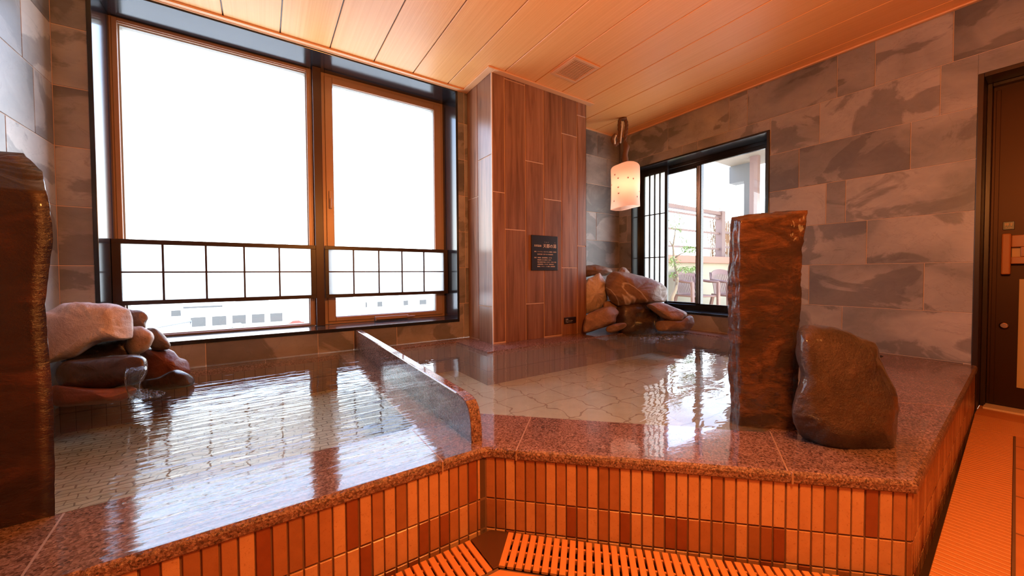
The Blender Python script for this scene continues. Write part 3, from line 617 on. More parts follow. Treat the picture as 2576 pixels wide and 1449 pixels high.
rock('rock', loc_([(500, 560), (505, 470), (560, 420), (640, 385), (760, 388), (870, 405), (1060, 450), (1180, 478), (1300, 530), (1400, 598), (1442, 680), (1440, 780), (1400, 832), (1285, 852), (1190, 885), (1080, 872), (960, 882), (840, 915), (720, 905), (620, 868), (560, 790), (515, 680)], *B), 3.30, .19, RV, 'great tan boulder with a pale slanting vein, the largest of the right heap', gr, seed=16, amp=.012, flat=.45, cuts=10)
rock('rock', loc_([(1120, 900), (1220, 860), (1340, 850), (1480, 900), (1620, 950), (1735, 1010), (1712, 1090), (1660, 1132), (1500, 1138), (1380, 1112), (1270, 1020)], *B), 3.12, .12, RT, 'flat tan slab of rock sloping down under the small window sill', gr, seed=17, amp=.010, flat=.4)
rock('rock', loc_([(1260, 1160), (1400, 1120), (1680, 1120), (1745, 1060), (1810, 1062), (1852, 1130), (1835, 1195), (1760, 1270), (1580, 1290), (1300, 1280)], *B), 3.10, .10, RM, 'low brown rock at the right end of the right heap by the water', gr, seed=18, amp=.008)
rock('rock', loc_([(175, 1150), (215, 1045), (330, 985), (470, 925), (600, 905), (700, 990), (660, 1080), (645, 1165), (530, 1215), (370, 1262), (220, 1315), (160, 1290)], *B), 3.14, .12, RT, 'rounded tan boulder at the foot of the right edge of the tiled column', gr, seed=19, amp=.010)
rock('rock', loc_([(520, 1230), (600, 1190), (700, 1165), (800, 1165), (815, 1215), (720, 1275), (600, 1310), (520, 1290)], *B), 3.06, .05, RM, 'small brown stone lying by the water at the left foot of the right heap', gr, seed=20, amp=.006)
# the boulder on the rim
bo = loc_([(525, 870), (528, 780), (545, 725), (600, 708), (700, 714), (800, 740), (870, 768), (935, 805), (955, 870), (985, 960), (1040, 1040), (1062, 1130), (1052, 1190), (1035, 1290), (1025, 1365), (980, 1400), (860, 1410), (740, 1385), (640, 1350), (560, 1300), (520, 1230), (508, 1150), (528, 1050), (545, 960)], 1750, 480, 2.069)
rock('boulder', bo, 1.13, .13, m_rock('brown_boulder', ((.3, (.030, .018, .014)), (.5, (.060, .036, .026)), (.7, (.10, .062, .046))), .30, 1.0, sc=1.9, coat=.5, finew=.4), 'large rounded brown boulder standing on the right front rim beside the orange-brown stone pillar', None, amp=.009, seed=21, flat=.42, cat='boulder', sub=6, rings=23)

def pillar(name, sections, mat, label, amp, seed, sub=16, nz=110, topnoise=.006, ridged=()):
    """upright stone: sections = [(s, [xyz...])] corner loops from foot to top, corners kept fairly crisp"""
    mb = MB(); K = len(sections[0][1]); so = Vector((seed, seed * 2.1, seed * .7)); loops = []
    for j in range(nz):
        s_ = j / (nz - 1)
        for a, b in zip(sections[:-1], sections[1:]):
            if a[0] <= s_ <= b[0] + 1e-9: f = (s_ - a[0]) / (b[0] - a[0]); C_ = [Vector(p).lerp(Vector(q), f) for p, q in zip(a[1], b[1])]; break
        cen = sum(C_, Vector()) / K; lp = []
        for i in range(K):
            for k in range(sub):
                t_ = k / sub; p = C_[i].lerp(C_[(i + 1) % K], t_); d = (p - cen); d.z = 0; d.normalize()
                n_ = noise.fractal(Vector((p.x * 12, p.y * 12, p.z * 7)) + so, 1.0, 2.0, 4) * amp * .8 + noise.ridged_multi_fractal(p * 34 + so, 1.0, 2.0, 4, 1.0, 2.0) * amp * .35
                if i in ridged:              # fibrous upright ridges on a split face
                    n_ += (noise.fractal(Vector((p.x * 95, p.y * 95, p.z * 13)) + so, 1.0, 2.0, 3)) * .0045
                lp.append(p + d * n_)
        loops.append(lp)
    n = K * sub
    # top: shrink towards the middle
    topc = sum(loops[-1], Vector()) / n
    for f in (.82, .55, .25):
        loops.append([topc.lerp(p, f) + Vector((0, 0, noise.fractal(p * 30 * f + so, 1.0, 2.0, 3) * topnoise + .004 * (1 - f))) for p in loops[nz - 1]])
    for lp in loops: mb.v += [tuple(p) for p in lp]
    m = len(loops)
    for j in range(m - 1):
        for i in range(n): mb.f.append((j * n + i, j * n + (i + 1) % n, (j + 1) * n + (i + 1) % n, (j + 1) * n + i)); mb.m.append(0); mb.r.append((0, 0, 0)); mb.s.append(True)
    mb.f.append(tuple((m - 1) * n + i for i in range(n))); mb.m.append(0); mb.r.append((0, 0, 0)); mb.s.append(True)
    mb.f.append(tuple(range(n - 1, -1, -1))); mb.m.append(0); mb.r.append((0, 0, 0)); mb.s.append(True)
    base = Vector((topc.x, topc.y, sections[0][1][0][2])); mb.v = [tuple(Vector(p) - base) for p in mb.v]
    o = mb.build(name, mat); o.location = base; return tag(o, label, 'stone pillar')
mp = m_rock('orange_brown_wet_stone', ((.32, (.016, .007, .004)), (.5, (.055, .021, .010)), (.66, (.16, .062, .024))), .24, 1.0, sc=1.5, finew=.55, coat=.7, stretch=(1, 1, 2.2), fine=45)
def lp(z, A_, B_, C_, E_, D_, F_): return [(x, y, z if not isinstance(z, (list, tuple)) else z[i]) for i, (x, y) in enumerate((A_, B_, C_, E_, D_, F_))]
pillar('stone_pillar', [(0, lp(-.735, (1.345, .640), (1.333, .600), (1.419, .483), (1.44, .478), (1.51, .56), (1.44, .66))),
                        (.30, lp(G, (1.345, .640), (1.333, .600), (1.419, .483), (1.440, .478), (1.51, .56), (1.44, .66))),
                        (.62, lp(-.17, (1.334, .640), (1.325, .600), (1.411, .485), (1.440, .476), (1.51, .56), (1.43, .66))),
                        (.88, lp(.08, (1.332, .638), (1.325, .600), (1.413, .492), (1.444, .472), (1.52, .55), (1.43, .66))),
                        (1.0, lp((.190, .172, .186, .200, .215, .205), (1.336, .636), (1.330, .600), (1.425, .496), (1.462, .468), (1.52, .54), (1.43, .66)))],
       mp, 'tall orange-brown wet stone pillar standing in the right pool beside the round boulder', .007, 4.2, ridged=(0, 5))
mq = m_rock('dark_red_wet_stone', ((.3, (.009, .004, .004)), (.5, (.020, .008, .006)), (.7, (.060, .022, .013))), .24, .45, sc=1.2, coat=.35, fine=26, stretch=(1, 1, 1.8))
def lq(z, *P_): return [(x, y, z[i] if isinstance(z, (list, tuple)) else z) for i, (x, y) in enumerate(P_)]
pillar('stone_pillar', [(0, lq(-.735, (-.81, 1.215), (-.384, 1.215), (-.432, 1.33), (-.52, 1.42), (-.81, 1.42))),
                        (.31, lq(G, (-.81, 1.205), (-.384, 1.203), (-.432, 1.33), (-.52, 1.42), (-.81, 1.42))),
                        (.55, lq(-.27, (-.81, 1.20), (-.379, 1.20), (-.428, 1.33), (-.52, 1.42), (-.81, 1.42))),
                        (.76, lq(-.06, (-.81, 1.20), (-.386, 1.20), (-.434, 1.33), (-.52, 1.42), (-.81, 1.42))),
                        (.90, lq(.08, (-.81, 1.20), (-.371, 1.20), (-.414, 1.31), (-.50, 1.41), (-.81, 1.41))),
                        (.97, lq(.155, (-.81, 1.20), (-.374, 1.20), (-.412, 1.30), (-.48, 1.38), (-.81, 1.38))),
                        (1.0, lq((.182, .180, .235, .285, .270), (-.81, 1.205), (-.380, 1.205), (-.408, 1.27), (-.455, 1.34), (-.81, 1.36)))],
       mq, 'massive dark red-brown stone pillar with wet sloping top at the left end of the left pool', .0035, 8.8, topnoise=.014)

# ------------------------------------------------------------------ running water at the spouts
def stream(label, rows_, dist0, name='water_stream'):
    """rows_ = [(y, xl, xr, dist)] in photo pixels, from the lip down to the splash"""
    mb = MB(); n = 12; L = []
    for (y, a, b, d) in rows_:
        front = []; back = []
        for k in range(n + 1):
            f = k / n; q = px(a + (b - a) * f, y, d); bul = math.sin(math.pi * f) * .010 + noise.noise(Vector((f * 9, y * .11, d))) * .006
            fw = Vector((CF.x, CF.y, 0)).normalized(); front.append(q - fw * bul); back.append(q + fw * .010)
        L.append(front + back[::-1])
    m = len(L[0])
    for j in range(len(L) - 1):
        i0 = len(mb.v)
        for i in range(m):
            k = (i + 1) % m; mb.face([L[j][i], L[j][k], L[j + 1][k], L[j + 1][i]], 0, sm=True)
    base = sum((Vector(p) for p in L[-1]), Vector()) / m; mb.v = [tuple(Vector(p) - base) for p in mb.v]
    r = mb.build(name, M['stream'], weld=True); r.location = base; return tag(r, label, 'flowing water')
def splash(par, u0, v0, ru, rv, n, seed, r0=.004):
    rr = random.Random(seed); mb = MB()
    for k in range(n):
        a = rr.random() * 6.283; q = rr.random() ** .6; u, v_ = u0 + ru * q * math.cos(a), v0 + rv * q * math.sin(a)
        d = CF + CR * ((u - CX) / FP) + CU * ((CY - v_) / FP); p = d * ((G + .002) / d.z); r = r0 * rr.uniform(.5, 1.5)
        vs_ = []; fs = []
        for i, el in enumerate((-.1, .5, 1.1)):
            for j in range(7): b = j * 6.283 / 7; vs_.append(p + Vector((math.cos(b) * math.cos(el) * r * 1.3, math.sin(b) * math.cos(el) * r * 1.3, math.sin(el) * r)))
        vs_.append(p + Vector((0, 0, r)))
        for i in range(2):
            for j in range(7): fs.append((i * 7 + j, i * 7 + (j + 1) % 7, (i + 1) * 7 + (j + 1) % 7, (i + 1) * 7 + j))
        for j in range(7): fs.append((14 + j, 14 + (j + 1) % 7, 21))
        mb.mesh(vs_, fs, 0, sm=True)
    o = child(mb, 'foam', foam, par); return tag(o, kind='stuff')
foam = NT('foam_bubbles'); fres_mix(foam, 1.6, None, (.9, .9, .9)); foam = foam.m
s1_ = stream('short stream of clear water tumbling off the black rock into the left pool', [(922, 318, 362, 1.42), (930, 316, 364, 1.375), (942, 312, 358, 1.362), (954, 311, 350, 1.355), (968, 313, 345, 1.355), (984, 320, 346, 1.36), (1000, 322, 352, 1.40)], 1.4)
splash(s1_, 345, 992, 75, 12, 240, 3)
s2_ = stream('sheet of water falling from the dark rock into the right pool', [(782, 1612, 1650, 3.20), (788, 1602, 1656, 3.10), (800, 1598, 1652, 3.06), (815, 1598, 1650, 3.05), (830, 1600, 1648, 3.05), (841, 1600, 1650, 3.06)], 3.1)
splash(s2_, 1650, 848, 70, 9, 200, 5, .006)

# ================================================================== HANGING LAMP
LT = 3.482; lc = px(1572.5, 467, LT); ztop, zbot = 1.030, .614
hang = root('hanging_lamp', px(1569, 297, LT) * 1.0, 'frosted glass lantern printed with red maple leaves, hung on brown rope in the corner', 'lamp')
RX, RY = .131, .118; ax = Vector((CR.x, CR.y, 0)).normalized(); ay = Vector((CF.x, CF.y, 0)).normalized()
def shp(a, z, extra=0.0):
    f = (z - zbot) / (ztop - zbot)
    wob = 1 + .018 * math.sin(3 * a + 2 + f * 2) + .012 * math.sin(5 * a + f * 5) + (.03 * max(0, 1 - f * 5) if f < .2 else 0)
    sh = 1.0 if f < .86 else math.sqrt(max(0, 1 - ((f - .86) / .14) ** 2.4)) * .55 + .45
    return lc + ax * (math.cos(a) * (RX * wob * sh + extra)) + ay * (math.sin(a) * (RY * wob * sh + extra)) + Vector((0, 0, z - lc.z + (.014 * math.cos(a) + .004 * math.sin(3 * a)) * (1 if f < .5 else .9)))
mb = MB(); n = 56; zs_ = [zbot + (ztop - zbot) * f for f in (0, .02, .06, .12, .2, .3, .4, .5, .6, .7, .78, .84, .88, .91, .94, .965, .985, 1.0)]
rings_ = [[shp(2 * math.pi * k / n, z, 0) for k in range(n)] for z in zs_]
rin = [[shp(2 * math.pi * k / n, z, -.005) for k in range(n)] for z in zs_[:-1]]
for q in (rings_, rin): pass
for j in range(len(rings_) - 1):
    for k in range(n): mb.face([rings_[j][k], rings_[j][(k + 1) % n], rings_[j + 1][(k + 1) % n], rings_[j + 1][k]], 0, sm=True)
cen = sum((Vector(p) for p in rings_[-1]), Vector()) / n
for k in range(n):
    mb.face([rings_[-1][k], rings_[-1][(k + 1) % n], cen], 0, sm=True); mb.face([rings_[0][(k + 1) % n], rings_[0][k], rin[0][k], rin[0][(k + 1) % n]], 0, sm=True)
LEAF = []
for i in range(7):
    a = math.pi / 2 + (i - 3) * .72; L = (1.0, .95, .8, .5)[abs(i - 3)]
    LEAF.append((a, L))
def leaf_pts(rot, s_):
    P_ = []
    for i, (a, L) in enumerate(LEAF):
        P_.append((a - .36, .26)); P_.append((a - .12, L * .62)); P_.append((a, L)); P_.append((a + .12, L * .62))
    P_.append((math.pi / 2 + 3 * .72 + .36, .26)); P_.append((-math.pi / 2 - .1, .3)); P_.append((-math.pi / 2, .75)); P_.append((-math.pi / 2 + .1, .3))
    return [(math.cos(a + rot) * r * s_, math.sin(a + rot) * r * s_) for a, r in P_]
for i, (cx_, cy_) in enumerate([(178, 872), (212, 932), (335, 945), (410, 955), (213, 1058), (218, 1145), (512, 1113), (470, 1195), (172, 1240), (538, 962), (146, 1005)]):
    u, v_ = 1510 + cx_ / 5.575, 280 + cy_ / 5.575; z = px(u, v_, LT - .1).z; fx = max(-.985, min(.985, (u - 1572.3) / 35.3)); a0 = -math.acos(fx)
    lp_ = leaf_pts(rnd.uniform(-.9, .9), .0165); LV = [shp(a0 + x_ / RX, z + y_ - .012 * fx, .0016) for x_, y_ in lp_]; lc0 = shp(a0, z - .012 * fx, .0016)
    for q in range(len(LV)): mb.face([lc0, LV[q], LV[(q + 1) % len(LV)]], 1)
child(mb, 'lamp_shade', [M['shade'], M['leaf']], hang, weld=True)
mb = MB()
bc = lc + Vector((0, 0, .035)) - ax * .004
vs_ = []; 
for i in range(1, 8):
    th = math.pi * i / 8
    for k in range(12): vs_.append(bc + Vector((math.cos(k * math.pi / 6) * math.sin(th) * .022, math.sin(k * math.pi / 6) * math.sin(th) * .022, math.cos(th) * .03)))
mb.mesh(vs_, [(i * 12 + k, i * 12 + (k + 1) % 12, (i + 1) * 12 + (k + 1) % 12, (i + 1) * 12 + k) for i in range(6) for k in range(12)], 0, sm=True)
t = NT('glowing_bulb'); em = t.n('ShaderNodeEmission'); em.inputs[0].default_value = (1, .78, .5, 1); em.inputs[1].default_value = 12; t.l(em.outputs[0], t.out.inputs[0])
child(mb, 'bulb', t.m, hang)
lamp('lantern_light', 'POINT', bc + Vector((0, 0, -.045)), 1.5, (1.0, .56, .34), .03)
mb = MB(); top_ = rings_[-1]
def pp(P_, dd=0.0): return [px(u, v_, LT + dd) for u, v_ in P_]
mb.tube(pp([(1573, 414), (1573, 402), (1572, 390), (1574, 380), (1576, 370), (1572, 360)]), [.030, .028, .024, .024, .030, .022], 14)
child(mb, 'rope_wrap', M['cord'], hang)
def twist(path, R_, r_, turns, n=9, m=0, mb=None):
    P_ = catmull([tuple(p) for p in path], 1); fine = []
    k = len(path)
    for i in range(k - 1):
        p0, p1, p2, p3 = (Vector(path[max(0, min(k - 1, i + q))]) for q in (-1, 0, 1, 2))
        for s_ in range(8):
            t_ = s_ / 8; fine.append(.5 * ((2 * p1) + (-p0 + p2) * t_ + (2 * p0 - 5 * p1 + 4 * p2 - p3) * t_ ** 2 + (-p0 + 3 * p1 - 3 * p2 + p3) * t_ ** 3))
    fine.append(Vector(path[-1])); N_ = len(fine)
    for st in (0, 1, 2):
        out = []
        for i, p in enumerate(fine):
            d = (fine[min(i + 1, N_ - 1)] - fine[max(i - 1, 0)]).normalized(); s1 = d.cross(ay).normalized() if abs(d.dot(ay)) < .95 else ax; s2 = d.cross(s1); a = i / N_ * turns * 6.283 + st * 2.094
            out.append(p + (s1 * math.cos(a) + s2 * math.sin(a)) * R_)
        mb.tube(out, r_, n, m)
mb = MB()
twist(pp([(1572, 366), (1573, 348), (1575, 330), (1576, 312), (1572, 300), (1565, 297), (1559, 304), (1558, 322), (1560, 342), (1557, 356), (1549, 364), (1543, 358), (1541, 350), (1546, 341), (1552, 343)]), .008, .0095, 9, mb=mb)
child(mb, 'hanging_rope', M['cord'], hang)
mb = MB()
mb.tube(pp([(1566, 306), (1564, 325), (1562, 345), (1561, 360)], -.02), .006, 8); mb.tube(pp([(1547, 362), (1546, 350), (1550, 340)], -.03), .008, 8); child(mb, 'white_cable', M['white'], hang)
mb = MB(); c_ = px(1568, 297, LT); mb.tube([(c_.x, c_.y, CE - .001), (c_.x, c_.y, CE - .016), (c_.x, c_.y, CE - .022)], [.032, .030, .015], 20); child(mb, 'ceiling_hook', M['cord'], hang)

# ------------------------------------------------------------------ ceiling vent
vx0, vx1, vy0, vy1 = 1.758, 2.000, 1.842, 2.100
r = root('ceiling_vent', ((vx0 + vx1) / 2, (vy0 + vy1) / 2, CE), 'square louvred vent grille in the wooden ceiling in front of the column', 'vent')
mb = MB()
for a, b, c, d in ((vx0, vx1, vy0, vy0 + .026), (vx0, vx1, vy1 - .026, vy1), (vx0, vx0 + .026, vy0 + .026, vy1 - .026), (vx1 - .026, vx1, vy0 + .026, vy1 - .026)): mb.box(a, b, c, d, CE - .012, CE - .0005)
child(mb, 'vent_frame', M['trimw'], r, bevel=.003)
mb = MB(); k = 13
for i in range(k):
    y = vy0 + .030 + (vy1 - vy0 - .060) * (i + .5) / k; mb.obox(((vx0 + vx1) / 2, y, CE - .006), ((1, 0, 0), (0, .98, .17), (0, -.17, .98)), ((vx1 - vx0) / 2 - .026, .0050, .0014))
child(mb, 'louvres', M['trimw'], r)
mb = MB(); mb.box(vx0 + .026, vx1 - .026, vy0 + .026, vy1 - .026, CE - .0015, CE - .0004); child(mb, 'vent_backing', M['cord'], r)

# ------------------------------------------------------------------ signs
r = root('spring_notice', (1.866, 2.313, .024), 'black notice board with cream Japanese lettering about the hot spring, on the tiled column', 'sign')
mb = MB(); mb.box(1.732, 2.000, 2.304, 2.3135, .026, .302); child(mb, 'board', M['sign'], r, bevel=.002)
mb = MB(); yy = 2.3036
def w_(txt, sz, x, z, wm): lettering(mb, txt, sz, (x, yy, z), (1, 0, 0), (0, 0, 1), 0, wm)
w_('天然温泉', .0185, 1.756, .213, .074); w_('天都の湯', .034, 1.846, .208, .136); w_('て ん と', .006, 1.856, .248, .048); w_('ゆ', .006, 1.965, .247, .007)
w_('泉質：ナトリウム・カルシウム−硫酸塩・塩化物', .0098, 1.757, .170, .225); w_('低張性温泉（弱アルカリ性低温泉）', .0098, 1.788, .150, .160)
w_('効能：神経痛、筋肉関節痛、五十肩', .0098, 1.757, .123, .178); w_('運動麻痺における筋肉のこわばり、', .0098, 1.788, .1055, .144); w_('胃腸の機能低下痛みとこわばり、冷え性、疲労', .0098, 1.788, .088, .192)
w_('末梢循環障害、きりきず、軽度高血圧、', .0098, 1.788, .0705, .172); w_('糖尿病、アトピー、うつ状態、皮膚乾燥症', .0098, 1.788, .053, .182)
child(mb, 'lettering', M['gold'], r)
r = root('small_notice', (2.137, 2.313, -.42), 'small dark notice plate low on the tiled column', 'sign')
mb = MB(); mb.box(2.074, 2.202, 2.304, 2.3135, -.419, -.368); child(mb, 'plate', M['sign'], r, bevel=.001)
mb = MB(); w_('お願い', .0125, 2.083, -.388, .034); w_('浴槽内でのタオルのご使用は', .006, 2.083, -.399, .08); w_('ご遠慮ください。', .006, 2.083, -.410, .075); child(mb, 'lettering', plain('grey_lettering', (.55, .5, .5), .5), r)
r = root('push_sign', (3.40, .169, .228), 'small dark push sign above the wooden door handle', 'sign')
mb = MB(); mb.box(3.393, 3.3995, .150, .189, .226, .270); child(mb, 'plate', M['sign'], r, bevel=.0015)
mb = MB(); lettering(mb, '押す', .020, (3.3926, .184, .246), (0, -1, 0), (0, 0, 1), 0, .030); lettering(mb, 'PUSH', .009, (3.3926, .180, .233), (0, -1, 0), (0, 0, 1), 0, .022); child(mb, 'lettering', M['gold'], r)

# ------------------------------------------------------------------ gutter gratings
def grate(label, org, U, V, L, W, pitch, sw):
    """slats run along V, repeated along U"""
    U = Vector(U).normalized(); V = Vector(V).normalized(); O = Vector(org); r = root('gutter_grate', O + U * L / 2 + V * W / 2, label, 'drain grate', 'orange slatted gutter gratings')
    mb = MB(); k = 0
    while k * pitch + sw <= L + 1e-6:
        c = O + U * (k * pitch + sw / 2) + V * W / 2; mb.tile(O + Vector((0, 0, -.007)), U, V, (0, 0, 1), k * pitch, k * pitch + sw, 0, W, .007, .0012); k += 1
    child(mb, 'slats', M['slat'], r)
    for f in (.18, .5, .82):
        mb = MB(); c = O + U * L / 2 + V * (W * f) + Vector((0, 0, -.013)); mb.obox(c, (U, V, (0, 0, 1)), (L / 2, .003, .006)); child(mb, 'support_rod', M['slat'], r)
grate('left run of orange slatted grating along the foot of the left pool side', (-.82, .808, FL), (1, 0, 0), (0, 1, 0), 1.300, .128, .0217, .0160)
dgv = (1 / math.sqrt(2)); grate('slanting run of orange slatted grating along the foot of the right pool side', (.497, .811, FL), (dgv, -dgv, 0), (dgv, dgv, 0), 1.03, .127, .0225, .0162)
grate('fine orange ribbed grating beside the narrow end of the bath', (1.36, .052, FL), (1, .042, 0), (-.042, 1, 0), 1.505, .122, .0225, .0188)
grate('ribbed orange grating lying across the doorway', (2.892, -.30, FL), (1, .042, 0), (-.042, 1, 0), .270, .538, .0225, .0188)
mb = MB(); mb.prism([(.481, .811), (.495, .8095), (.587, .903), (.552, .938), (.546, .941), (.4815, .938)], FL - .010, FL - .002)
tag(mb.build('gutter_corner_plate', M['steel'], bevel=.001), 'dark brown metal plate covering the gutter corner between two gratings', 'cover plate')
mb = MB(); mb.box(XL, .49, .796, .804, FL - .03, FL - .0005); mb.obox((.49 + .373, .796 - .373, FL - .015), ((dgv, -dgv, 0), (dgv, dgv, 0), (0, 0, 1)), (.527, .004, .0145)); mb.obox((2.05, .0765, FL - .015), ((1, .042, 0), (-.042, 1, 0), (0, 0, 1)), (.815, .0035, .0145))
tag(mb.build('trim_5', M['groutd']), kind='structure')
mb = MB(); mb.box(2.98, 3.12, .60, .66, G - .0005, G + .003)
for i in range(8): mb.box(2.99 + i * .016, 2.998 + i * .016, .605, .655, G + .003, G + .006)
tag(mb.build('overflow_drain', M['sign']), 'small dark overflow drain set in the granite behind the boulder by the right wall', 'drain')

# ================================================================== OUTSIDE THE SMALL WINDOW
def cylpath(mb, P_, r_, n=8, m=0): mb.tube(P_, r_, n, m)
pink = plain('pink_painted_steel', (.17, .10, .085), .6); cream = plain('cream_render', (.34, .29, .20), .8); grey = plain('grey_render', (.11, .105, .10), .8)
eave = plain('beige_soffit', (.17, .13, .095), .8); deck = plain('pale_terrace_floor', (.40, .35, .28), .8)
mb = MB(); mb.box(3.48, 12, 1.0, 4.1, -.86, -.78); tag(mb.build('terrace_floor', deck), kind='structure')
r = root('terrace_parapet', (6.0, 3.90, -.78), 'cream terrace parapet with a pink coping and open railing, outside the small window', 'parapet')
mb = MB(); mb.box(3.9, 8.3, 3.80, 3.98, -.78, .18); child(mb, 'parapet_wall', cream, r)
mb = MB(); mb.box(3.9, 8.3, 3.71, 4.05, .18, .31); child(mb, 'coping', plain('terracotta_coping', (.34, .14, .09), .7), r, bevel=.01)
rl = None
for z in (.46, .77, 1.07):
    mb = MB(); mb.box(3.9, 7.66, 3.88, 3.91, z, z + .035); rl = child(mb, 'railing_bar', pink, r)
mb = MB(); mb.box(3.9, 7.72, 3.85, 3.94, 1.155, 1.22); child(mb, 'top_rail', pink, r)
mb = MB(); mb.box(7.66, 7.79, 3.83, 3.96, .31, 1.24); child(mb, 'railing_post', pink, r)
r = root('bamboo_fence', (8.1, 3.90, .31), 'brushwood fence panel with tall dry grass above it, right of the terrace railing', 'fence')
mb = MB(); rr = random.Random(5)
for i in range(60):
    x = 7.81 + i * .009; mb.tube([(x, 3.90 + rr.uniform(-.02, .02), .312), (x + rr.uniform(-.02, .02), 3.90, 1.02 + rr.uniform(-.05, .08))], .0045, 5)
child(mb, 'reed_screen', plain('dry_reed', (.32, .18, .10), .8), r)
for z in (.50, .80):
    mb = MB(); mb.box(7.80, 8.35, 3.86, 3.88, z, z + .04); child(mb, 'fence_rail', pink, r)
mb = MB()
for i in range(110):
    x = rr.gauss(8.15, .16); y = 4.12 + rr.uniform(-.05, .15); h = rr.uniform(.7, 1.45); lx, ly = rr.gauss(.05, .20), rr.gauss(0, .10)
    P_ = [Vector((x + lx * f ** 2, y + ly * f ** 2, .3 + h * f)) for f in (0, .35, .7, 1)]; mb.tube(P_, [.004, .0035, .003, .001], 4)
    for q in range(4):
        p = P_[3].lerp(P_[2], rr.random()); a = rr.uniform(0, 6.28); mb.tube([p, p + Vector((math.cos(a) * .07, math.sin(a) * .07, rr.uniform(.0, .08)))], [.002, .001], 3)
o = mb.build('dry_grass', plain('straw', (.26, .16, .085), .8)); tag(o, 'clump of tall pale dry grass rising behind the terrace fence', 'grass', kind='stuff')
# neighbouring wing: grey wall, soffit and pink post
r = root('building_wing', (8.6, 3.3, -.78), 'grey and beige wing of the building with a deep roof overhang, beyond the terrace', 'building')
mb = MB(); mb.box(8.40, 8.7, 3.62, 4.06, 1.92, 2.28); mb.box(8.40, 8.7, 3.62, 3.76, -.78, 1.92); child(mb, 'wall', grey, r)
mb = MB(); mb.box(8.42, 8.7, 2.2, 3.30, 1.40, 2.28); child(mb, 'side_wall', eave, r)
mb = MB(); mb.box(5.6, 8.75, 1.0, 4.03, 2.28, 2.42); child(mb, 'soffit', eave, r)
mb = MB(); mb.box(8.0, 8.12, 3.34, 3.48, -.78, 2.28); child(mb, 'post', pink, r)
# terrace chairs
def terrace_chair(c, face, label):
    r = root('terrace_chair', (0, 0, 0), label, 'chair', 'brown plastic armchairs on the terrace'); r.location = (0, 0, 0)
    mt = plain('brown_plastic', (.20, .10, .075), .45)
    mb = MB(); n = 14                               # curved back with slots
    def bk(f, g):                                    # f 0..1 across, g 0..1 up
        x = (f - .5) * (.44 - .05 * g); z = .40 + .44 * g - .06 * (2 * f - 1) ** 2 * g; y = .20 + .13 * g - .07 * (2 * f - 1) ** 2; return Vector((x, y, z))
    for i in range(n):
        a, b = i / n, (i + 1) / n
        for g0, g1 in ((0, .10), (.80, 1.0)): mb.face([bk(a, g0), bk(b, g0), bk(b, g1), bk(a, g1)]); mb.face([bk(a, g0) + Vector((0, .012, 0)), bk(a, g1) + Vector((0, .012, 0)), bk(b, g1) + Vector((0, .012, 0)), bk(b, g0) + Vector((0, .012, 0))])
        if True:
            c0, c1 = a + .25 / n, b - .25 / n
            if i in (0, n - 1): c0, c1 = a, b
            mb.face([bk(c0, .10), bk(c1, .10), bk(c1, .80), bk(c0, .80)]); mb.face([bk(c0, .1) + Vector((0, .012, 0)), bk(c0, .8) + Vector((0, .012, 0)), bk(c1, .8) + Vector((0, .012, 0)), bk(c1, .1) + Vector((0, .012, 0))])
    child(mb, 'backrest', mt, r)
    mb = MB(); mb.box(-.22, .22, -.22, .22, .39, .42); child(mb, 'seat', mt, r, bevel=.01)
    for s_ in (-1, 1):
        mb = MB(); mb.tube([(s_ * .20, .29, .78), (s_ * .24, .20, .66), (s_ * .245, 0, .64), (s_ * .245, -.22, .63)], [.014, .022, .024, .020], 8); child(mb, 'armrest', mt, r)
        mb = MB(); mb.bar((s_ * .245, -.22, .63), (s_ * .235, -.24, 0), .045, .035); child(mb, 'leg', mt, r)
        mb = MB(); mb.bar((s_ * .20, .20, .42), (s_ * .22, .30, 0), .045, .035); child(mb, 'leg', mt, r)
    r.location = (c[0], c[1], -.78); r.rotation_euler = (0, 0, face); return r
terrace_chair((5.88, 3.36), math.radians(-20), 'brown plastic armchair on the terrace, left of the window stile')
terrace_chair((6.45, 3.05), math.radians(-28), 'brown plastic armchair on the terrace, seen right of the window stile')
# small tree
r = root('potted_tree', px(1688, 756, 4.6), 'slender bent tree with feathery green leaves outside the small window', 'tree')
mb = MB(); TT = 4.6
mb.tube([px(u, v_, TT) for u, v_ in ((1686, 790), (1690, 748), (1699, 728), (1703, 705), (1702, 685), (1698, 665), (1695, 645), (1693, 620), (1697, 595), (1700, 570))], [.030, .026, .023, .021, .019, .016, .014, .012, .009, .006], 8)
for P_ in (((1702, 686), (1712, 675), (1728, 672)), ((1695, 650), (1710, 640), (1730, 632)), ((1693, 620), (1684, 606)), ((1703, 700), (1690, 692))): mb.tube([px(u, v_, TT) for u, v_ in P_], [.010, .007, .004], 6)
child(mb, 'trunk', plain('grey_bark', (.16, .12, .08), .8), r)
mb = MB(); rr = random.Random(11)
for (u, v_, ru, rv, n_) in ((1735, 626, 24, 9, 170), (1732, 676, 26, 8, 150), (1697, 655, 13, 14, 70), (1700, 560, 22, 26, 110), (1690, 690, 12, 7, 50), (1716, 600, 14, 10, 40)):
    for k in range(n_):
        a = rr.random() * 6.28; q = math.sqrt(rr.random()); p = px(u + ru * q * math.cos(a), v_ + rv * q * math.sin(a), TT + rr.uniform(-.14, .14))
        d = Vector((rr.gauss(0, 1), rr.gauss(0, 1), rr.gauss(-.25, .3))).normalized(); s_ = d.cross(Vector((0, 0, 1))).normalized() * .006; L = rr.uniform(.03, .06)
        mb.face([p, p + d * L * .5 + s_, p + d * L - Vector((0, 0, .012)), p + d * L * .5 - s_], 0)
child(mb, 'foliage', plain('feathery_leaf', (.12, .20, .04), .5), r)
mb = MB(); c_ = px(1688, 790, TT)
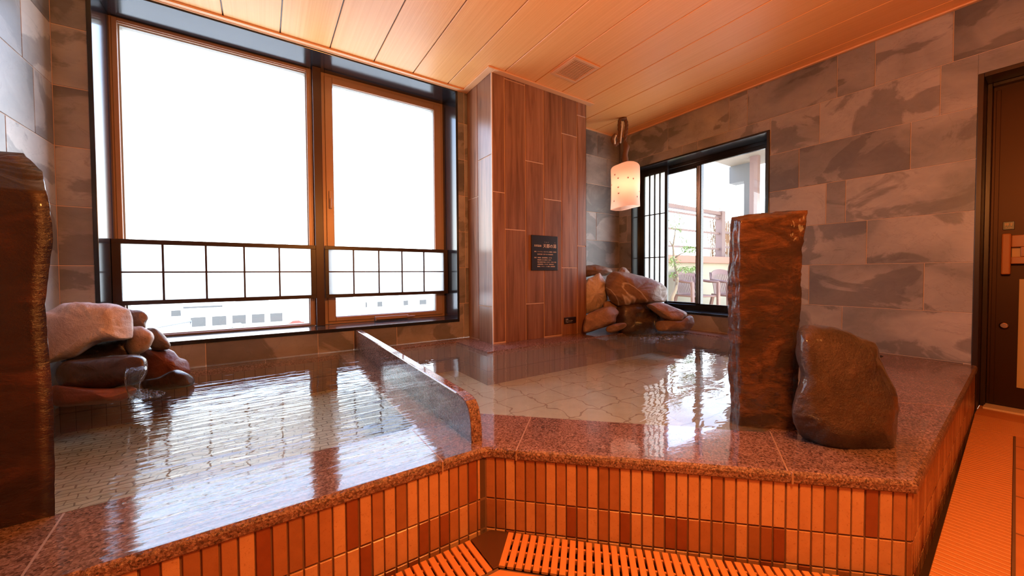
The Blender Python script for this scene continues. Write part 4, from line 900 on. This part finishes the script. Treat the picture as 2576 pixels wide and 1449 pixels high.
mb.tube([(c_.x, c_.y, -.78), (c_.x, c_.y, c_.z - .0), (c_.x, c_.y, c_.z + .02)], [.14, .18, .19], 20); child(mb, 'pot', plain('ochre_pot', (.30, .20, .07), .7), r)

# ================================================================== TOWN BELOW THE BIG WINDOW
GZ = -15.0
t = NT('pale_ground'); t.pbr(t.ramp(t.noise(t.co(), .05, 4), (.3, (.42, .41, .38)), (.7, (.60, .58, .54))), .9)
mb = MB(); mb.face([(-300, 12, GZ), (400, 12, GZ), (400, 600, GZ), (-300, 600, GZ)]); tag(mb.build('town_ground', t.m), 'sunlit ground of the town far below the big window', 'ground', kind='structure')
def onG(u, v_):
    d = CF + CR * ((u - CX) / FP) + CU * ((CY - v_) / FP); return d * (GZ / d.z)
wh = plain('white_render', (.74, .72, .68), .8); dk = plain('shaded_opening', (.045, .045, .045), .6); rf = plain('blue_grey_roof', (.055, .065, .08), .7)
def block(label, u, v_, w_2, dp, h, wins=(), roof=None, mat=wh, storeys=1):
    p = onG(u, v_); r = root('town_building', p, label, 'building'); mb = MB(); mb.box(p.x - w_2, p.x + w_2, p.y, p.y + dp, GZ, GZ + h); child(mb, 'wall', mat, r)
    mb = MB(); mb.box(p.x - w_2 - .3, p.x + w_2 + .3, p.y - .3, p.y + dp + .3, GZ + h, GZ + h + .5); child(mb, 'roof', roof or wh, r)
    for (a, b, z0, z1) in wins: mb = MB(); mb.box(p.x - w_2 + a, p.x - w_2 + b, p.y - .12, p.y - .02, GZ + z0, GZ + z1); child(mb, 'window', dk, r)
block('long white town building with dark openings at ground level, seen below the wider lattice screen', 715, 814, 24, 16, 9.5, [(2 + i * 4.6, 5.2 + i * 4.6, .8, 3.4) for i in range(5)] + [(0.5, 9, 6.0, 6.5), (12, 20, 7.4, 7.7), (34, 44, 7.4, 7.7)])
block('taller narrow town building with blue-grey roof beside the long white one', 575, 806, 6, 10, 13, [(1, 3.5, 8, 11), (5, 8, 8, 11), (1, 3.5, 3, 6), (5, 8, 3, 6)], rf)
block('low town house with grey roof, left of the taller narrow one', 488, 800, 8, 7, 5.5, [(2, 5, 1, 3), (9, 13, 1, 3)], rf)
block('far pale town building seen below the narrower lattice screen, nearer the middle', 930, 785, 9, 8, 8, [(2, 4, 2, 4), (6, 8, 2, 4), (12, 14, 2, 4)])
block('far pale town building seen below the narrower lattice screen, nearer the column', 1050, 778, 8, 8, 6.5, [(2, 4, 2, 4), (9, 12, 2, 4)], rf)
def car(u, v_, col, label, rz):
    p = onG(u, v_); r = root('parked_car', (0, 0, 0), label, 'car', 'cars parked in the town below')
    mb = MB(); L = [(-2.1, .45), (-2.1, .85), (-1.6, .95), (-1.0, 1.42), (.7, 1.45), (1.3, .98), (2.0, .88), (2.1, .45)]; n = len(L)
    v = [(x, -.82, z) for x, z in L] + [(x, .82, z) for x, z in L]
    mb.mesh(v, [tuple(range(n)), tuple(range(2 * n - 1, n - 1, -1))] + [((i + 1) % n, i, n + i, n + (i + 1) % n) for i in range(n)]); child(mb, 'body', col, r)
    for x in (-1.3, 1.3):
        for y in (-.80, .80): mb = MB(); mb.tube([(x, y - .1, .33), (x, y + .1, .33)], .33, 14); child(mb, 'wheel', dk, r)
    r.location = p; r.rotation_euler = (0, 0, rz)
cw = plain('white_car_paint', (.7, .7, .7), .3); crd = plain('red_car_paint', (.55, .03, .02), .3)
car(672, 812, crd, 'red car parked in front of the long white town building', .1); car(598, 826, cw, 'white car parked left of the red one', .15); car(628, 833, cw, 'white car parked just before the red one', .1)
car(745, 818, crd, 'dark red car at the right edge of the wider window pane', .1)
mb = MB(); a_, b_ = px(395, 823, 30), px(480, 808, 34); mb.tube([a_, b_], .10, 6); 
for p in (b_, a_): mb.tube([p, Vector((p.x, p.y, GZ))], .08, 6)
tag(mb.build('street_railing', plain('grey_steel', (.12, .12, .12), .5)), 'thin dark sloping street rail seen through the lower left of the big window', 'railing')
